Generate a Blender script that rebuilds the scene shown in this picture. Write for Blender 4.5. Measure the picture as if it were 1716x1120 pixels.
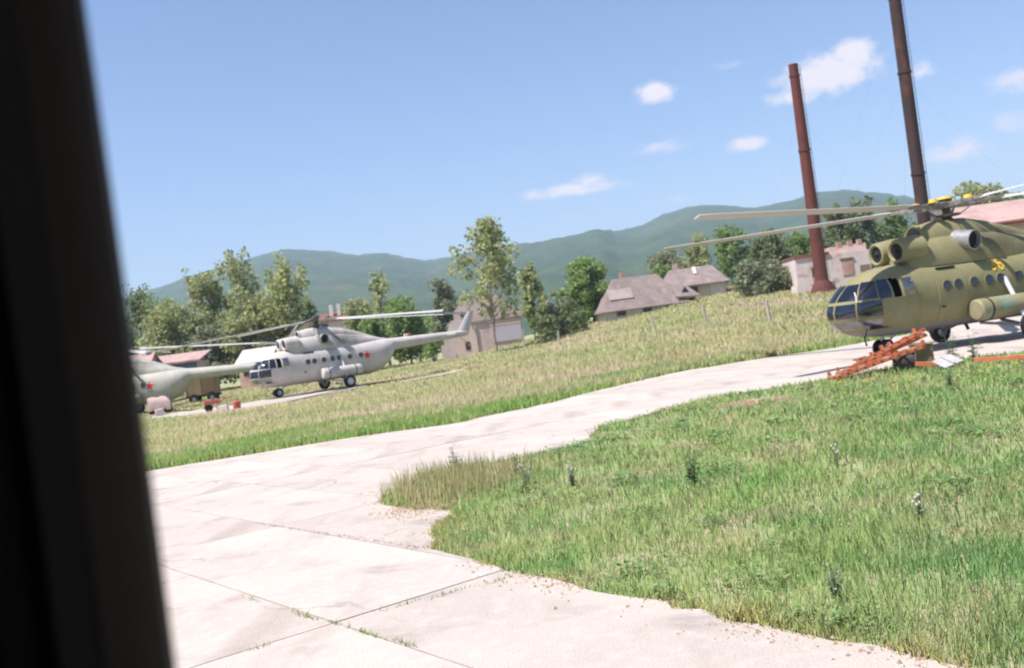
import bpy, bmesh, math, random
import numpy as np
from mathutils import Vector, Matrix

for o in list(bpy.data.objects): bpy.data.objects.remove(o)
SC = bpy.context.scene
C = SC.collection
R = math.radians
rng = np.random.default_rng(7)
random.seed(7)

# ------------------------------------------------------------------ camera
EYE = 2.45
cam_d = bpy.data.cameras.new('camera'); cam = bpy.data.objects.new('camera', cam_d); C.objects.link(cam)
cam_d.sensor_width = 36; cam_d.lens = 35; cam_d.clip_start = 0.02; cam_d.clip_end = 20000
ROLL = R(7.6)
cr = Vector((math.cos(ROLL), 0, -math.sin(ROLL))); cu = Vector((math.sin(ROLL), 0, math.cos(ROLL))); cb = Vector((0, -1, 0))
cam.matrix_world = Matrix(((cr.x, cu.x, cb.x, 0), (cr.y, cu.y, cb.y, 0), (cr.z, cu.z, cb.z, EYE), (0, 0, 0, 1)))
cam_d.dof.use_dof = True; cam_d.dof.focus_distance = 2.9; cam_d.dof.aperture_fstop = 5.8
SC.camera = cam

# ------------------------------------------------------------------ sky + sun
SUN_AZ, SUN_EL = 244.0, 60.0           # azimuth clockwise from +Y
W = bpy.data.worlds.new('World'); SC.world = W; W.use_nodes = True
wn, wl = W.node_tree.nodes, W.node_tree.links
wn.clear()
def WN(t, **k):
    n = wn.new(t)
    for a, b in k.items(): setattr(n, a, b)
    return n
def wmath(op, a, b=None, c=None, clamp=False):
    n = wn.new('ShaderNodeMath'); n.operation = op; n.use_clamp = clamp
    for i, v in enumerate((a, b, c)):
        if v is None: continue
        if isinstance(v, (int, float)): n.inputs[i].default_value = v
        else: wl.new(v, n.inputs[i])
    return n.outputs[0]
sky = WN('ShaderNodeTexSky', sky_type='NISHITA', sun_disc=False, sun_elevation=R(SUN_EL), sun_rotation=R(SUN_AZ), altitude=200)
sky.air_density = 1.0; sky.dust_density = 1.0; sky.ozone_density = 4.0
tc = WN('ShaderNodeTexCoord'); sep = WN('ShaderNodeSeparateXYZ'); wl.new(tc.outputs['Generated'], sep.inputs[0])
az = wmath('MULTIPLY', wmath('ARCTAN2', sep.outputs[0], sep.outputs[1]), 180/math.pi)
el = wmath('MULTIPLY', wmath('ARCSINE', sep.outputs[2]), 180/math.pi)
CL = [(19.3, 11.6, 2.7, 1.1, 1.0), (17.6, 10.8, 1.9, .55, .8), (20.6, 12.3, 1.3, .85, 1.0), (9.9, 12.3, 1.2, .6, 1.), (14.6, 8.7, 1.2, .42, .9),
      (4.5, 7.7, 3.2, .42, .85), (5.6, 8.1, 1.1, .4, .8), (24.9, 6.3, 1.8, .6, .75), (25.4, 6.6, .9, .5, .8), (23.9, 10.8, .65, .5, .7), (28.3, 9.3, 1.5, .7, .72), (28.2, 7.3, 1.7, .6, .68),
      (9.9, 9.3, 1.6, .38, .62), (14.2, 13.1, 1.0, .33, .45), (10.5, 6.3, .9, .28, .5), (21.5, 9.1, .7, .26, .4),
      (36, 12, 3.2, 1.1, .9), (41, 8, 2.5, .7, .8), (52, 10, 3.6, 1.2, .9), (66, 14, 3, 1.1, .9), (84, 9, 3.5, 1, .9), (101, 15, 4, 1.4, .9),
      (130, 11, 4, 1.2, .9), (160, 16, 4, 1.5, .9), (-175, 10, 4, 1.1, .9), (-140, 14, 3.5, 1.2, .9), (-110, 10, 3.3, 1, .8), (-75, 13, 3, 1, .7), (-48, 9, 2.2, .6, .6)]
m = None
for a0, e0, ra, re, k in CL:
    dx = wmath('MULTIPLY', wmath('SUBTRACT', az, a0), 1/ra); dy = wmath('MULTIPLY', wmath('SUBTRACT', el, e0), 1/re)
    d = wmath('ADD', wmath('MULTIPLY', dx, dx), wmath('MULTIPLY', dy, dy))
    v = wmath('MULTIPLY', wmath('SUBTRACT', 1.0, wmath('MULTIPLY', d, .5)), k, clamp=True)
    m = v if m is None else wmath('MAXIMUM', m, v)
comb = WN('ShaderNodeCombineXYZ'); wl.new(az, comb.inputs[0]); wl.new(wmath('MULTIPLY', el, 1.6), comb.inputs[1])
nz = WN('ShaderNodeTexNoise'); nz.inputs['Scale'].default_value = 1.15; nz.inputs['Detail'].default_value = 9; nz.inputs['Roughness'].default_value = .62
wl.new(comb.outputs[0], nz.inputs['Vector'])
cf = wmath('MULTIPLY_ADD', nz.outputs[0], 2.3, wmath('MULTIPLY_ADD', m, 1.35, -1.5))
cf = wmath('MULTIPLY', wmath('MULTIPLY', cf, m), 1.5, clamp=True)
cf = wmath('MULTIPLY', cf, .92)
cmix = WN('ShaderNodeMix', data_type='RGBA'); wl.new(cf, cmix.inputs[0]); tint = WN('ShaderNodeMix', data_type='RGBA', blend_type='MULTIPLY'); tint.inputs[0].default_value = 1; wl.new(sky.outputs[0], tint.inputs[6]); tint.inputs[7].default_value = (.96, .965, 1.05, 1); wl.new(tint.outputs[2], cmix.inputs[6]); cmix.inputs[7].default_value = (6.2, 5.7, 6.0, 1)
bgn = WN('ShaderNodeBackground'); bgn.inputs[1].default_value = 0.07; wl.new(cmix.outputs[2], bgn.inputs[0])
wout = WN('ShaderNodeOutputWorld'); wl.new(bgn.outputs[0], wout.inputs[0])
sl = bpy.data.lights.new('sun', 'SUN'); sl.energy = 3.5; sl.angle = R(.53); sl.color = (1, .93, .885)
sun = bpy.data.objects.new('sun', sl); C.objects.link(sun)
sd = Vector((math.sin(R(SUN_AZ))*math.cos(R(SUN_EL)), math.cos(R(SUN_AZ))*math.cos(R(SUN_EL)), math.sin(R(SUN_EL))))
sun.rotation_euler = sd.to_track_quat('Z', 'Y').to_euler(); sun.location = (0, 0, 60)
vs = SC.view_settings; vs.view_transform = 'Standard'; vs.look = 'None'; vs.exposure = 1.3; vs.gamma = 1; vs.use_curve_mapping = False
SC.cycles.volume_bounces = 0; SC.cycles.max_bounces = 5; SC.cycles.transparent_max_bounces = 8
SC.cycles.use_denoising = True

# ------------------------------------------------------------------ materials
MATS = {}
def mat(name, col, rough=.8, col2=None, scale=3.0, detail=5, mixlo=.35, mixhi=.65, bump=0, bscale=None, metal=0, spec=.3, transl=0, island=0, extra=None, emit=None, stretch=None, coord='Object'):
    if name in MATS: return MATS[name]
    M = bpy.data.materials.new(name); M.use_nodes = True; nt = M.node_tree; N, L = nt.nodes, nt.links
    P = N['Principled BSDF']; P.inputs['Roughness'].default_value = rough; P.inputs['Metallic'].default_value = metal
    P.inputs['Specular IOR Level'].default_value = spec; P.inputs['Base Color'].default_value = (*col, 1)
    src = None
    vec = None
    if col2 or bump or extra:
        t = N.new('ShaderNodeTexCoord'); vec = t.outputs[coord]
        if coord == 'World': pass
        if stretch:
            mp = N.new('ShaderNodeMapping'); mp.inputs['Scale'].default_value = stretch; L.new(vec, mp.inputs[0]); vec = mp.outputs[0]
    if col2:
        n = N.new('ShaderNodeTexNoise'); n.inputs['Scale'].default_value = scale; n.inputs['Detail'].default_value = detail; n.inputs['Roughness'].default_value = .62
        L.new(vec, n.inputs['Vector'])
        mr = N.new('ShaderNodeMapRange'); mr.inputs[1].default_value = mixlo; mr.inputs[2].default_value = mixhi; L.new(n.outputs[0], mr.inputs[0])
        mx = N.new('ShaderNodeMix'); mx.data_type = 'RGBA'; mx.inputs[6].default_value = (*col, 1); mx.inputs[7].default_value = (*col2, 1)
        L.new(mr.outputs[0], mx.inputs[0]); src = mx.outputs[2]
    if extra:     # list of (colour, scale, lo, hi, strength, stretch)
        for c3, s3, lo, hi, st, sc3 in extra:
            mp = N.new('ShaderNodeMapping'); mp.inputs['Scale'].default_value = sc3; L.new(vec, mp.inputs[0])
            n = N.new('ShaderNodeTexNoise'); n.inputs['Scale'].default_value = s3; n.inputs['Detail'].default_value = 6; L.new(mp.outputs[0], n.inputs['Vector'])
            mr = N.new('ShaderNodeMapRange'); mr.inputs[1].default_value = lo; mr.inputs[2].default_value = hi; mr.inputs[4].default_value = st; L.new(n.outputs[0], mr.inputs[0])
            mx = N.new('ShaderNodeMix'); mx.data_type = 'RGBA'; mx.inputs[7].default_value = (*c3, 1); L.new(mr.outputs[0], mx.inputs[0])
            if src is None: mx.inputs[6].default_value = (*col, 1)
            else: L.new(src, mx.inputs[6])
            src = mx.outputs[2]
    if island:
        g = N.new('ShaderNodeNewGeometry'); mr = N.new('ShaderNodeMapRange'); mr.inputs[3].default_value = 1-island; mr.inputs[4].default_value = 1+island
        L.new(g.outputs['Random Per Island'], mr.inputs[0])
        hs = N.new('ShaderNodeHueSaturation'); L.new(mr.outputs[0], hs.inputs['Value'])
        mr2 = N.new('ShaderNodeMapRange'); mr2.inputs[3].default_value = .485; mr2.inputs[4].default_value = .515
        ml = N.new('ShaderNodeMath'); ml.operation = 'FRACT'; mm = N.new('ShaderNodeMath'); mm.operation = 'MULTIPLY'; mm.inputs[1].default_value = 7.31
        L.new(g.outputs['Random Per Island'], mm.inputs[0]); L.new(mm.outputs[0], ml.inputs[0]); L.new(ml.outputs[0], mr2.inputs[0]); L.new(mr2.outputs[0], hs.inputs['Hue'])
        if src is None: hs.inputs['Color'].default_value = (*col, 1)
        else: L.new(src, hs.inputs['Color'])
        src = hs.outputs[0]
    if src is not None: L.new(src, P.inputs['Base Color'])
    if bump:
        n = N.new('ShaderNodeTexNoise'); n.inputs['Scale'].default_value = bscale or scale*4; n.inputs['Detail'].default_value = 6; L.new(vec, n.inputs['Vector'])
        b = N.new('ShaderNodeBump'); b.inputs['Strength'].default_value = bump; b.inputs['Distance'].default_value = .02; L.new(n.outputs[0], b.inputs['Height']); L.new(b.outputs[0], P.inputs['Normal'])
    if transl:
        out = N['Material Output']; tr = N.new('ShaderNodeBsdfTranslucent'); ms = N.new('ShaderNodeMixShader'); ms.inputs[0].default_value = transl
        if src is not None: L.new(src, tr.inputs[0])
        else: tr.inputs[0].default_value = (*col, 1)
        L.new(P.outputs[0], ms.inputs[1]); L.new(tr.outputs[0], ms.inputs[2]); L.new(ms.outputs[0], out.inputs[0])
    MATS[name] = M
    return M
def glass(name, tint, refl=.12, body=(.01, .012, .02), opac=.45):
    M = bpy.data.materials.new(name); M.use_nodes = True; nt = M.node_tree; N, L = nt.nodes, nt.links; N.clear()
    out = N.new('ShaderNodeOutputMaterial'); tr = N.new('ShaderNodeBsdfTransparent'); tr.inputs[0].default_value = (*tint, 1)
    df = N.new('ShaderNodeBsdfDiffuse'); df.inputs[0].default_value = (*body, 1); gl = N.new('ShaderNodeBsdfGlossy'); gl.inputs['Roughness'].default_value = .04
    m1 = N.new('ShaderNodeMixShader'); m1.inputs[0].default_value = opac; L.new(tr.outputs[0], m1.inputs[1]); L.new(df.outputs[0], m1.inputs[2])
    fr = N.new('ShaderNodeFresnel'); fr.inputs[0].default_value = 1.5; ad = N.new('ShaderNodeMath'); ad.operation = 'MULTIPLY_ADD'; ad.inputs[1].default_value = .9; ad.inputs[2].default_value = refl-.04; L.new(fr.outputs[0], ad.inputs[0])
    m2 = N.new('ShaderNodeMixShader'); L.new(ad.outputs[0], m2.inputs[0]); L.new(m1.outputs[0], m2.inputs[1]); L.new(gl.outputs[0], m2.inputs[2]); L.new(m2.outputs[0], out.inputs[0])
    return M

# ------------------------------------------------------------------ builders
def tag(o, label=None, cat=None, group=None, kind=None):
    if label: o['label'] = label
    if cat: o['category'] = cat
    if group: o['group'] = group
    if kind: o['kind'] = kind
    return o
def empty(name, loc, rz=0, label=None, cat=None, group=None):
    o = bpy.data.objects.new(name, None); C.objects.link(o); o.location = loc; o.rotation_euler = (0, 0, rz); o.empty_display_size = .2
    return tag(o, label, cat, group)
class G:
    def __init__(s): s.v = []; s.f = []
    def add(s, vs_, fs):
        b = len(s.v); s.v.extend([tuple(p) for p in vs_]); s.f.extend([tuple(i+b for i in f) for f in fs]); return s
    def box(s, c, d, rot=None, taper=1.0):
        hx, hy, hz = d[0]/2, d[1]/2, d[2]/2
        P = [Vector((x*hx*(taper if z > 0 else 1), y*hy*(taper if z > 0 else 1), z*hz)) for z in (-1, 1) for y in (-1, 1) for x in (-1, 1)]
        if rot is not None: P = [rot @ p for p in P]
        c = Vector(c)
        return s.add([p+c for p in P], [(0, 2, 3, 1), (4, 5, 7, 6), (0, 1, 5, 4), (2, 6, 7, 3), (0, 4, 6, 2), (1, 3, 7, 5)])
    def bar(s, a, b, w, h, up=(0, 0, 1)):
        a, b = Vector(a), Vector(b); d = (b-a).normalized(); u = Vector(up)
        sd_ = d.cross(u); sd_ = sd_.normalized() if sd_.length > 1e-4 else Vector((1, 0, 0)); u = sd_.cross(d).normalized()
        P = [p+sd_*x*w/2+u*z*h/2 for p in (a, b) for z in (-1, 1) for x in (-1, 1)]
        return s.add(P, [(0, 1, 3, 2), (4, 6, 7, 5), (0, 4, 5, 1), (2, 3, 7, 6), (0, 2, 6, 4), (1, 5, 7, 3)])
    def tube(s, path, rad, seg=8, cap=True):
        path = [Vector(p) for p in path]; n = len(path)
        if isinstance(rad, (int, float)): rad = [rad]*n
        V = []; ref = None
        for i, p in enumerate(path):
            d = (path[min(i+1, n-1)]-path[max(i-1, 0)]).normalized()
            if ref is None: ref = d.orthogonal().normalized()
            ref = (ref-d*ref.dot(d)); ref = ref.normalized() if ref.length > 1e-5 else d.orthogonal().normalized()
            q = d.cross(ref)
            for k in range(seg):
                a = 2*math.pi*k/seg; V.append(p+(ref*math.cos(a)+q*math.sin(a))*rad[i])
        F = [(i*seg+k, i*seg+(k+1) % seg, (i+1)*seg+(k+1) % seg, (i+1)*seg+k) for i in range(n-1) for k in range(seg)]
        if cap: F += [tuple(range(seg))[::-1], tuple((n-1)*seg+k for k in range(seg))]
        return s.add(V, F)
    def lathe(s, prof, o=(0, 0, 0), axis=(0, 0, 1), seg=24):
        ax = Vector(axis).normalized(); r = ax.orthogonal().normalized(); q = ax.cross(r); o = Vector(o)
        V = [o+ax*h+(r*math.cos(2*math.pi*k/seg)+q*math.sin(2*math.pi*k/seg))*max(rr, 1e-4) for rr, h in prof for k in range(seg)]
        F = [(i*seg+k, i*seg+(k+1) % seg, (i+1)*seg+(k+1) % seg, (i+1)*seg+k) for i in range(len(prof)-1) for k in range(seg)]
        return s.add(V, F)
    def prism(s, poly, z0, z1):
        n = len(poly); V = [(x, y, z0) for x, y in poly]+[(x, y, z1) for x, y in poly]
        return s.add(V, [tuple(range(n))[::-1], tuple(range(n, 2*n))]+[(i, (i+1) % n, n+(i+1) % n, n+i) for i in range(n)])
    def grid(s, rows):
        n, mm = len(rows), len(rows[0]); V = [p for r in rows for p in r]
        return s.add(V, [(i*mm+j, i*mm+j+1, (i+1)*mm+j+1, (i+1)*mm+j) for i in range(n-1) for j in range(mm-1)])
    def shell(s, rows, rows2):
        """closed slab between two matching grids"""
        n, mm = len(rows), len(rows[0]); b = n*mm
        V = [p for r in rows for p in r]+[p for r in rows2 for p in r]
        F = [(i*mm+j, i*mm+j+1, (i+1)*mm+j+1, (i+1)*mm+j) for i in range(n-1) for j in range(mm-1)]
        F += [tuple(b+k for k in f[::-1]) for f in F]
        edge = [(0, j) for j in range(mm-1)]+[(i, mm-1) for i in range(n-1)]+[(n-1, j) for j in range(mm-1, 0, -1)]+[(i, 0) for i in range(n-1, 0, -1)]
        ids = [i*mm+j for i, j in edge]
        F += [(ids[k], b+ids[k], b+ids[(k+1) % len(ids)], ids[(k+1) % len(ids)]) for k in range(len(ids))]
        return s.add(V, F)
    def mesh(s, name):
        me = bpy.data.meshes.new(name); me.from_pydata(s.v, [], s.f); me.validate(); me.update(); return me
    def build(s, name, m, parent=None, smooth=False, bevel=0, loc=None, fix=True):
        me = s.mesh(name)
        if fix:
            bm = bmesh.new(); bm.from_mesh(me); bmesh.ops.recalc_face_normals(bm, faces=bm.faces); bm.to_mesh(me); bm.free()
        me.materials.append(m)
        if smooth: me.shade_smooth(); 
        o = bpy.data.objects.new(name, me); C.objects.link(o); o.parent = parent
        if loc: o.location = loc
        if smooth:
            try: me.set_sharp_from_angle(angle=R(40))
            except Exception: pass
        if bevel:
            b = o.modifiers.new('bevel', 'BEVEL'); b.width = bevel; b.segments = 2; b.limit_method = 'ANGLE'
        return o
def link_mesh(name, me, parent=None, loc=(0, 0, 0)):
    o = bpy.data.objects.new(name, me); C.objects.link(o); o.parent = parent; o.location = loc; return o
def fast_mesh(name, V, F, m, smooth=False):
    """V Nx3, F MxK, one polygon size"""
    me = bpy.data.meshes.new(name); V = np.ascontiguousarray(V, np.float32); F = np.ascontiguousarray(F, np.int32); k = F.shape[1]
    me.vertices.add(len(V)); me.vertices.foreach_set('co', V.ravel()); me.loops.add(F.size); me.loops.foreach_set('vertex_index', F.ravel())
    me.polygons.add(len(F)); me.polygons.foreach_set('loop_start', np.arange(0, F.size, k, dtype=np.int32)); me.polygons.foreach_set('loop_total', np.full(len(F), k, np.int32))
    me.update(calc_edges=True); me.materials.append(m)
    if smooth: me.shade_smooth()
    return me
_T = rng.random((256, 256))
def vnoise(x, y):
    x, y = np.asarray(x, float), np.asarray(y, float); xi, yi = np.floor(x).astype(int), np.floor(y).astype(int); fx, fy = x-xi, y-yi
    fx, fy = fx*fx*(3-2*fx), fy*fy*(3-2*fy); t = lambda a, b: _T[a & 255, b & 255]
    return (t(xi, yi)*(1-fx)+t(xi+1, yi)*fx)*(1-fy)+(t(xi, yi+1)*(1-fx)+t(xi+1, yi+1)*fx)*fy
def fbm(x, y, o=4):
    r, a = 0, .5
    for i in range(o): r = r+a*vnoise(x*2**i+17*i, y*2**i+9*i); a *= .5
    return r
def sstep(a, b, x):
    t = np.clip((np.asarray(x, float)-a)/(b-a), 0, 1); return t*t*(3-2*t)

# ------------------------------------------------------------------ terrain shape
FAR_EDGE = [(-10.64, 27.82), (-5.0, 29.97), (-2.28, 29.97), (.51, 32.83), (2.78, 36.19), (5.46, 39.54), (6.51, 40.84), (9.72, 42.38), (13.85, 43.26), (16.72, 45.32)]
ISL_TOP = [(-2.58, 17.12), (-2.42, 17.9), (-2.09, 18.42), (-1.48, 19.46), (-.9, 19.5), (-.42, 19.74), (.5, 20.3), (1.36, 21.08), (1.5, 22.3), (1.77, 23.62), (2.5, 24.3), (3.39, 25.41), (4.3, 26.5), (5.33, 27.38), (7.07, 27.68), (8.85, 27.99), (10.3, 28.9), (11.67, 29.53), (13.09, 29.11), (14.48, 28.54)]
BAY = [(-1.33, 12.07), (-1.28, 12.6), (-1.35, 13.18), (-1.25, 13.9), (-1.19, 14.63), (-1.5, 14.95), (-1.77, 15.05), (-2.1, 15.5), (-2.32, 15.85), (-2.5, 16.5)]
ISL_BOT = [(2.54, 6.23), (2.41, 6.46), (1.97, 7.02), (1.33, 8.0), (.7, 8.86), (.04, 9.91), (-.25, 10.22), (-.72, 11.08)]
TAXI = [(-40, 14.5)]+FAR_EDGE+[(30, 54), (45, 63), (45, 47), (20, 31.2)]+ISL_TOP[::-1]+BAY[::-1]+ISL_BOT[::-1]+[(5, 2.4), (12, -8), (-40, -8)]
def ragged_edge(P, amp=.06, step=.28):
    out = []
    for (x1, y1), (x2, y2) in zip(P[:-1], P[1:]):
        l_ = math.hypot(x2-x1, y2-y1); n_ = max(1, int(l_/step))
        for i in range(n_):
            t_ = i/n_; k_ = random.gauss(0, amp) if i else 0; out.append((x1+(x2-x1)*t_-(y2-y1)/l_*k_, y1+(y2-y1)*t_+(x2-x1)/l_*k_))
    return out+[P[-1]]
FAR_EDGE, ISL_TOP, BAY, ISL_BOT = ragged_edge(FAR_EDGE, .1, .6), ragged_edge(ISL_TOP), ragged_edge(BAY, .05, .2), ragged_edge(ISL_BOT, .05, .2)
TAXI = [(-40, 14.5)]+FAR_EDGE+[(30, 54), (45, 63), (45, 47), (20, 31.2)]+ISL_TOP[::-1]+BAY[::-1]+ISL_BOT[::-1]+[(5, 2.4), (12, -8), (-40, -8)]
def qdist(x, y): return (np.asarray(x)+5)*-.57+(np.asarray(y)-30)*.82
def gz(x, y):
    x, y = np.asarray(x, float), np.asarray(y, float); q = qdist(x, y)
    a = .006+.085*sstep(-10, 32, x)
    qq = np.clip(q-4, 0, None); qq = np.where(qq < 55, qq, 55+20*(1-np.exp(-(qq-55)/60)))
    return a*qq*sstep(0, 14, q)+.12*(fbm(x*.15+40, y*.15+40, 3)-.45)*sstep(1, 8, q)
def gzf(x, y): return float(gz(x, y))
def inpoly(x, y, P):
    x, y = np.asarray(x, float), np.asarray(y, float); r = np.zeros(x.shape, bool); n = len(P)
    for i in range(n):
        x1, y1 = P[i]; x2, y2 = P[(i+1) % n]
        if y1 == y2: continue
        c = ((y1 > y) != (y2 > y)) & (x < (x2-x1)*(y-y1)/(y2-y1)+x1); r ^= c
    return r

# ------------------------------------------------------------------ ground, hills, taxiway
m_soil = mat('soil', (.27, .28, .13), .95, (.34, .29, .19), .5, extra=[((.2, .27, .1), .9, .45, .62, .8, (1, 1, 1))], bump=.5, bscale=9)
rad = np.concatenate([[0], np.geomspace(1.2, 3300, 120)]); ang = np.linspace(0, 2*math.pi, 361)[:-1]
RR, AA = np.meshgrid(rad, ang, indexing='ij'); GX, GY = RR*np.sin(AA), RR*np.cos(AA)
GZ = gz(GX, GY)-.035
GZ = np.where(RR > 200, gz(GX*200/np.maximum(RR, 1), GY*200/np.maximum(RR, 1))*np.clip(1-(RR-200)/300, 0, 1)-.035, GZ)
na = len(ang); idx = np.arange(len(rad)*na).reshape(len(rad), na); nx_ = np.roll(idx, -1, 1)
F = np.stack([idx[:-1], nx_[:-1], nx_[1:], idx[1:]], -1).reshape(-1, 4)
o = link_mesh('ground', fast_mesh('ground', np.stack([GX, GY, GZ], -1).reshape(-1, 3), F[:, ::-1], m_soil, True)); tag(o, kind='structure')

RIDGE = [(-180, 4.2), (-120, 5.2), (-80, 4.4), (-50, 5.0), (-32, 3.6), (-22.7, 4.22), (-20.7, 4.63), (-18, 5.31), (-13.4, 6.19), (-12, 6.35), (-10.1, 6.06), (-8.1, 5.59), (-6.8, 5.56), (-5.5, 5.13), (-4.4, 4.82), (-3.1, 4.83), (1.1, 5.04), (2.1, 5.0), (4.2, 5.13), (5.6, 5.34), (6.6, 5.03), (8.2, 5.14), (9.4, 5.57), (11.1, 5.75), (12.7, 5.56), (14.5, 5.12), (16.6, 5.21), (17.9, 5.48), (19.4, 5.31), (21.2, 4.81), (22.7, 4.34), (25.2, 3.49), (27.8, 2.87), (34, 2.6), (50, 4.2), (80, 5.0), (120, 4.0), (180, 4.2)]
RDIST = [(-180, 2300), (-30, 2500), (-12, 2450), (-4, 2600), (-2.5, 1900), (3, 1750), (6, 1800), (7.5, 2150), (12, 2250), (15, 2300), (17, 2000), (20, 2050), (28, 2400), (60, 2300), (180, 2300)]
azg = np.concatenate([np.linspace(-180, -36, 73)[:-1], np.linspace(-36, 36, 721), np.linspace(36, 180, 73)[1:]])
rg = np.concatenate([np.linspace(430, 1500, 50), np.linspace(1512, 2800, 130), np.linspace(2830, 3250, 12)])
A2, R2 = np.meshgrid(azg, rg, indexing='ij')
el_ = np.interp(A2, *zip(*RIDGE)); rd_ = np.interp(A2, *zip(*RDIST))
HX, HY = R2*np.sin(np.radians(A2)), R2*np.cos(np.radians(A2))
t = np.clip((R2-430)/(rd_-430), 0, 1.8); prof = np.where(t < 1, t**1.5*(1.6-.6*t), 1-.55*(t-1)**1.3)
spur = (fbm(HX/260+3, HY/420+8, 4)-.47)
hz_ = (rd_*np.tan(np.radians(el_))+EYE)*prof
hz_ = hz_*(1+.75*spur*np.clip(1-t, 0, 1)*np.clip(t*3, 0, 1))+9*(fbm(HX/23, HY/23, 2)-.4)*np.clip(t*3, 0, 1)+3.5*(vnoise(HX/9, HY/9)-.5)-8*np.clip(1-t*8, 0, 1)
m_forest = mat('forest_canopy', (.022, .048, .02), .95, (.04, .075, .028), .018, extra=[((.055, .085, .03), .006, .52, .66, .7, (1, 1, 1)), ((.085, .085, .06), .012, .66, .74, .6, (1, 1, 1))], bump=1, bscale=.09)
idx = np.arange(A2.size).reshape(A2.shape)
F = np.stack([idx[:-1, :-1], idx[1:, :-1], idx[1:, 1:], idx[:-1, 1:]], -1).reshape(-1, 4)
o = link_mesh('hills', fast_mesh('hills', np.stack([HX, HY, hz_], -1).reshape(-1, 3), F[:, ::-1], m_forest, True)); tag(o, kind='structure')

m_conc = mat('concrete', (.435, .385, .337), .88, (.38, .335, .295), .45, extra=[((.24, .195, .17), 1.1, .56, .74, .5, (1, 1, 1)), ((.5, .45, .41), 6, .5, .7, .4, (1, 1, 1)), ((.24, .19, .16), .5, .58, .74, .5, (1.5, .25, 1)), ((.2, .16, .14), .35, .6, .68, .3, (1, 3, 1))], bump=.35, bscale=40)
def add_cracks(M):
    N, L = M.node_tree.nodes, M.node_tree.links; P = N['Principled BSDF']; src = P.inputs['Base Color'].links[0].from_socket
    t_ = N.new('ShaderNodeNewGeometry'); ns = N.new('ShaderNodeTexNoise'); ns.inputs['Scale'].default_value = 1.3; ns.inputs['Detail'].default_value = 6; L.new(t_.outputs['Position'], ns.inputs['Vector'])
    ad = N.new('ShaderNodeVectorMath'); ad.operation = 'MULTIPLY_ADD'; ad.inputs[1].default_value = (1.1, 1.1, 0); L.new(ns.outputs['Color'], ad.inputs[0]); L.new(t_.outputs['Position'], ad.inputs[2])
    vo = N.new('ShaderNodeTexVoronoi'); vo.feature = 'DISTANCE_TO_EDGE'; vo.inputs['Scale'].default_value = .33; L.new(ad.outputs[0], vo.inputs['Vector'])
    mr = N.new('ShaderNodeMapRange'); mr.inputs[1].default_value = .007; mr.inputs[2].default_value = .001; L.new(vo.outputs['Distance'], mr.inputs[0])
    n2 = N.new('ShaderNodeTexNoise'); n2.inputs['Scale'].default_value = .28; L.new(t_.outputs['Position'], n2.inputs['Vector']); m2 = N.new('ShaderNodeMapRange'); m2.inputs[1].default_value = .5; m2.inputs[2].default_value = .6; m2.inputs[4].default_value = .6; L.new(n2.outputs[0], m2.inputs[0])
    ml = N.new('ShaderNodeMath'); ml.operation = 'MULTIPLY'; L.new(mr.outputs[0], ml.inputs[0]); L.new(m2.outputs[0], ml.inputs[1])
    mx = N.new('ShaderNodeMix'); mx.data_type = 'RGBA'; mx.inputs[7].default_value = (.11, .085, .07, 1); L.new(ml.outputs[0], mx.inputs[0]); L.new(src, mx.inputs[6])
    oi = N.new('ShaderNodeObjectInfo'); m3 = N.new('ShaderNodeMapRange'); m3.inputs[3].default_value = 1.0; m3.inputs[4].default_value = 1.12; L.new(oi.outputs['Random'], m3.inputs[0])
    n3 = N.new('ShaderNodeTexNoise'); n3.inputs['Scale'].default_value = 55; n3.inputs['Detail'].default_value = 3; L.new(t_.outputs['Position'], n3.inputs['Vector']); m4 = N.new('ShaderNodeMapRange'); m4.inputs[1].default_value = .3; m4.inputs[2].default_value = .7; m4.inputs[3].default_value = .86; m4.inputs[4].default_value = 1.12; L.new(n3.outputs[0], m4.inputs[0])
    mm = N.new('ShaderNodeMath'); mm.operation = 'MULTIPLY'; L.new(m3.outputs[0], mm.inputs[0]); L.new(m4.outputs[0], mm.inputs[1])
    hs = N.new('ShaderNodeHueSaturation'); L.new(mm.outputs[0], hs.inputs['Value']); L.new(mx.outputs[2], hs.inputs['Color']); L.new(hs.outputs[0], P.inputs['Base Color'])
add_cracks(m_conc)
taxi = empty('taxiway', (0, 0, 0)); tag(taxi, kind='structure')
def clip_half(P, a, b, c):      # keep a*x+b*y<=c
    out = []
    for i in range(len(P)):
        p, q = P[i], P[(i+1) % len(P)]; dp, dq = a*p[0]+b*p[1]-c, a*q[0]+b*q[1]-c
        if dp <= 0: out.append(p)
        if (dp < 0 < dq) or (dq < 0 < dp):
            t_ = dp/(dp-dq); out.append((p[0]+(q[0]-p[0])*t_, p[1]+(q[1]-p[1])*t_))
    return out
ta, tb = (.605, -.796), (.796, .605)        # slab long / short directions
jg = .009
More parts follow.
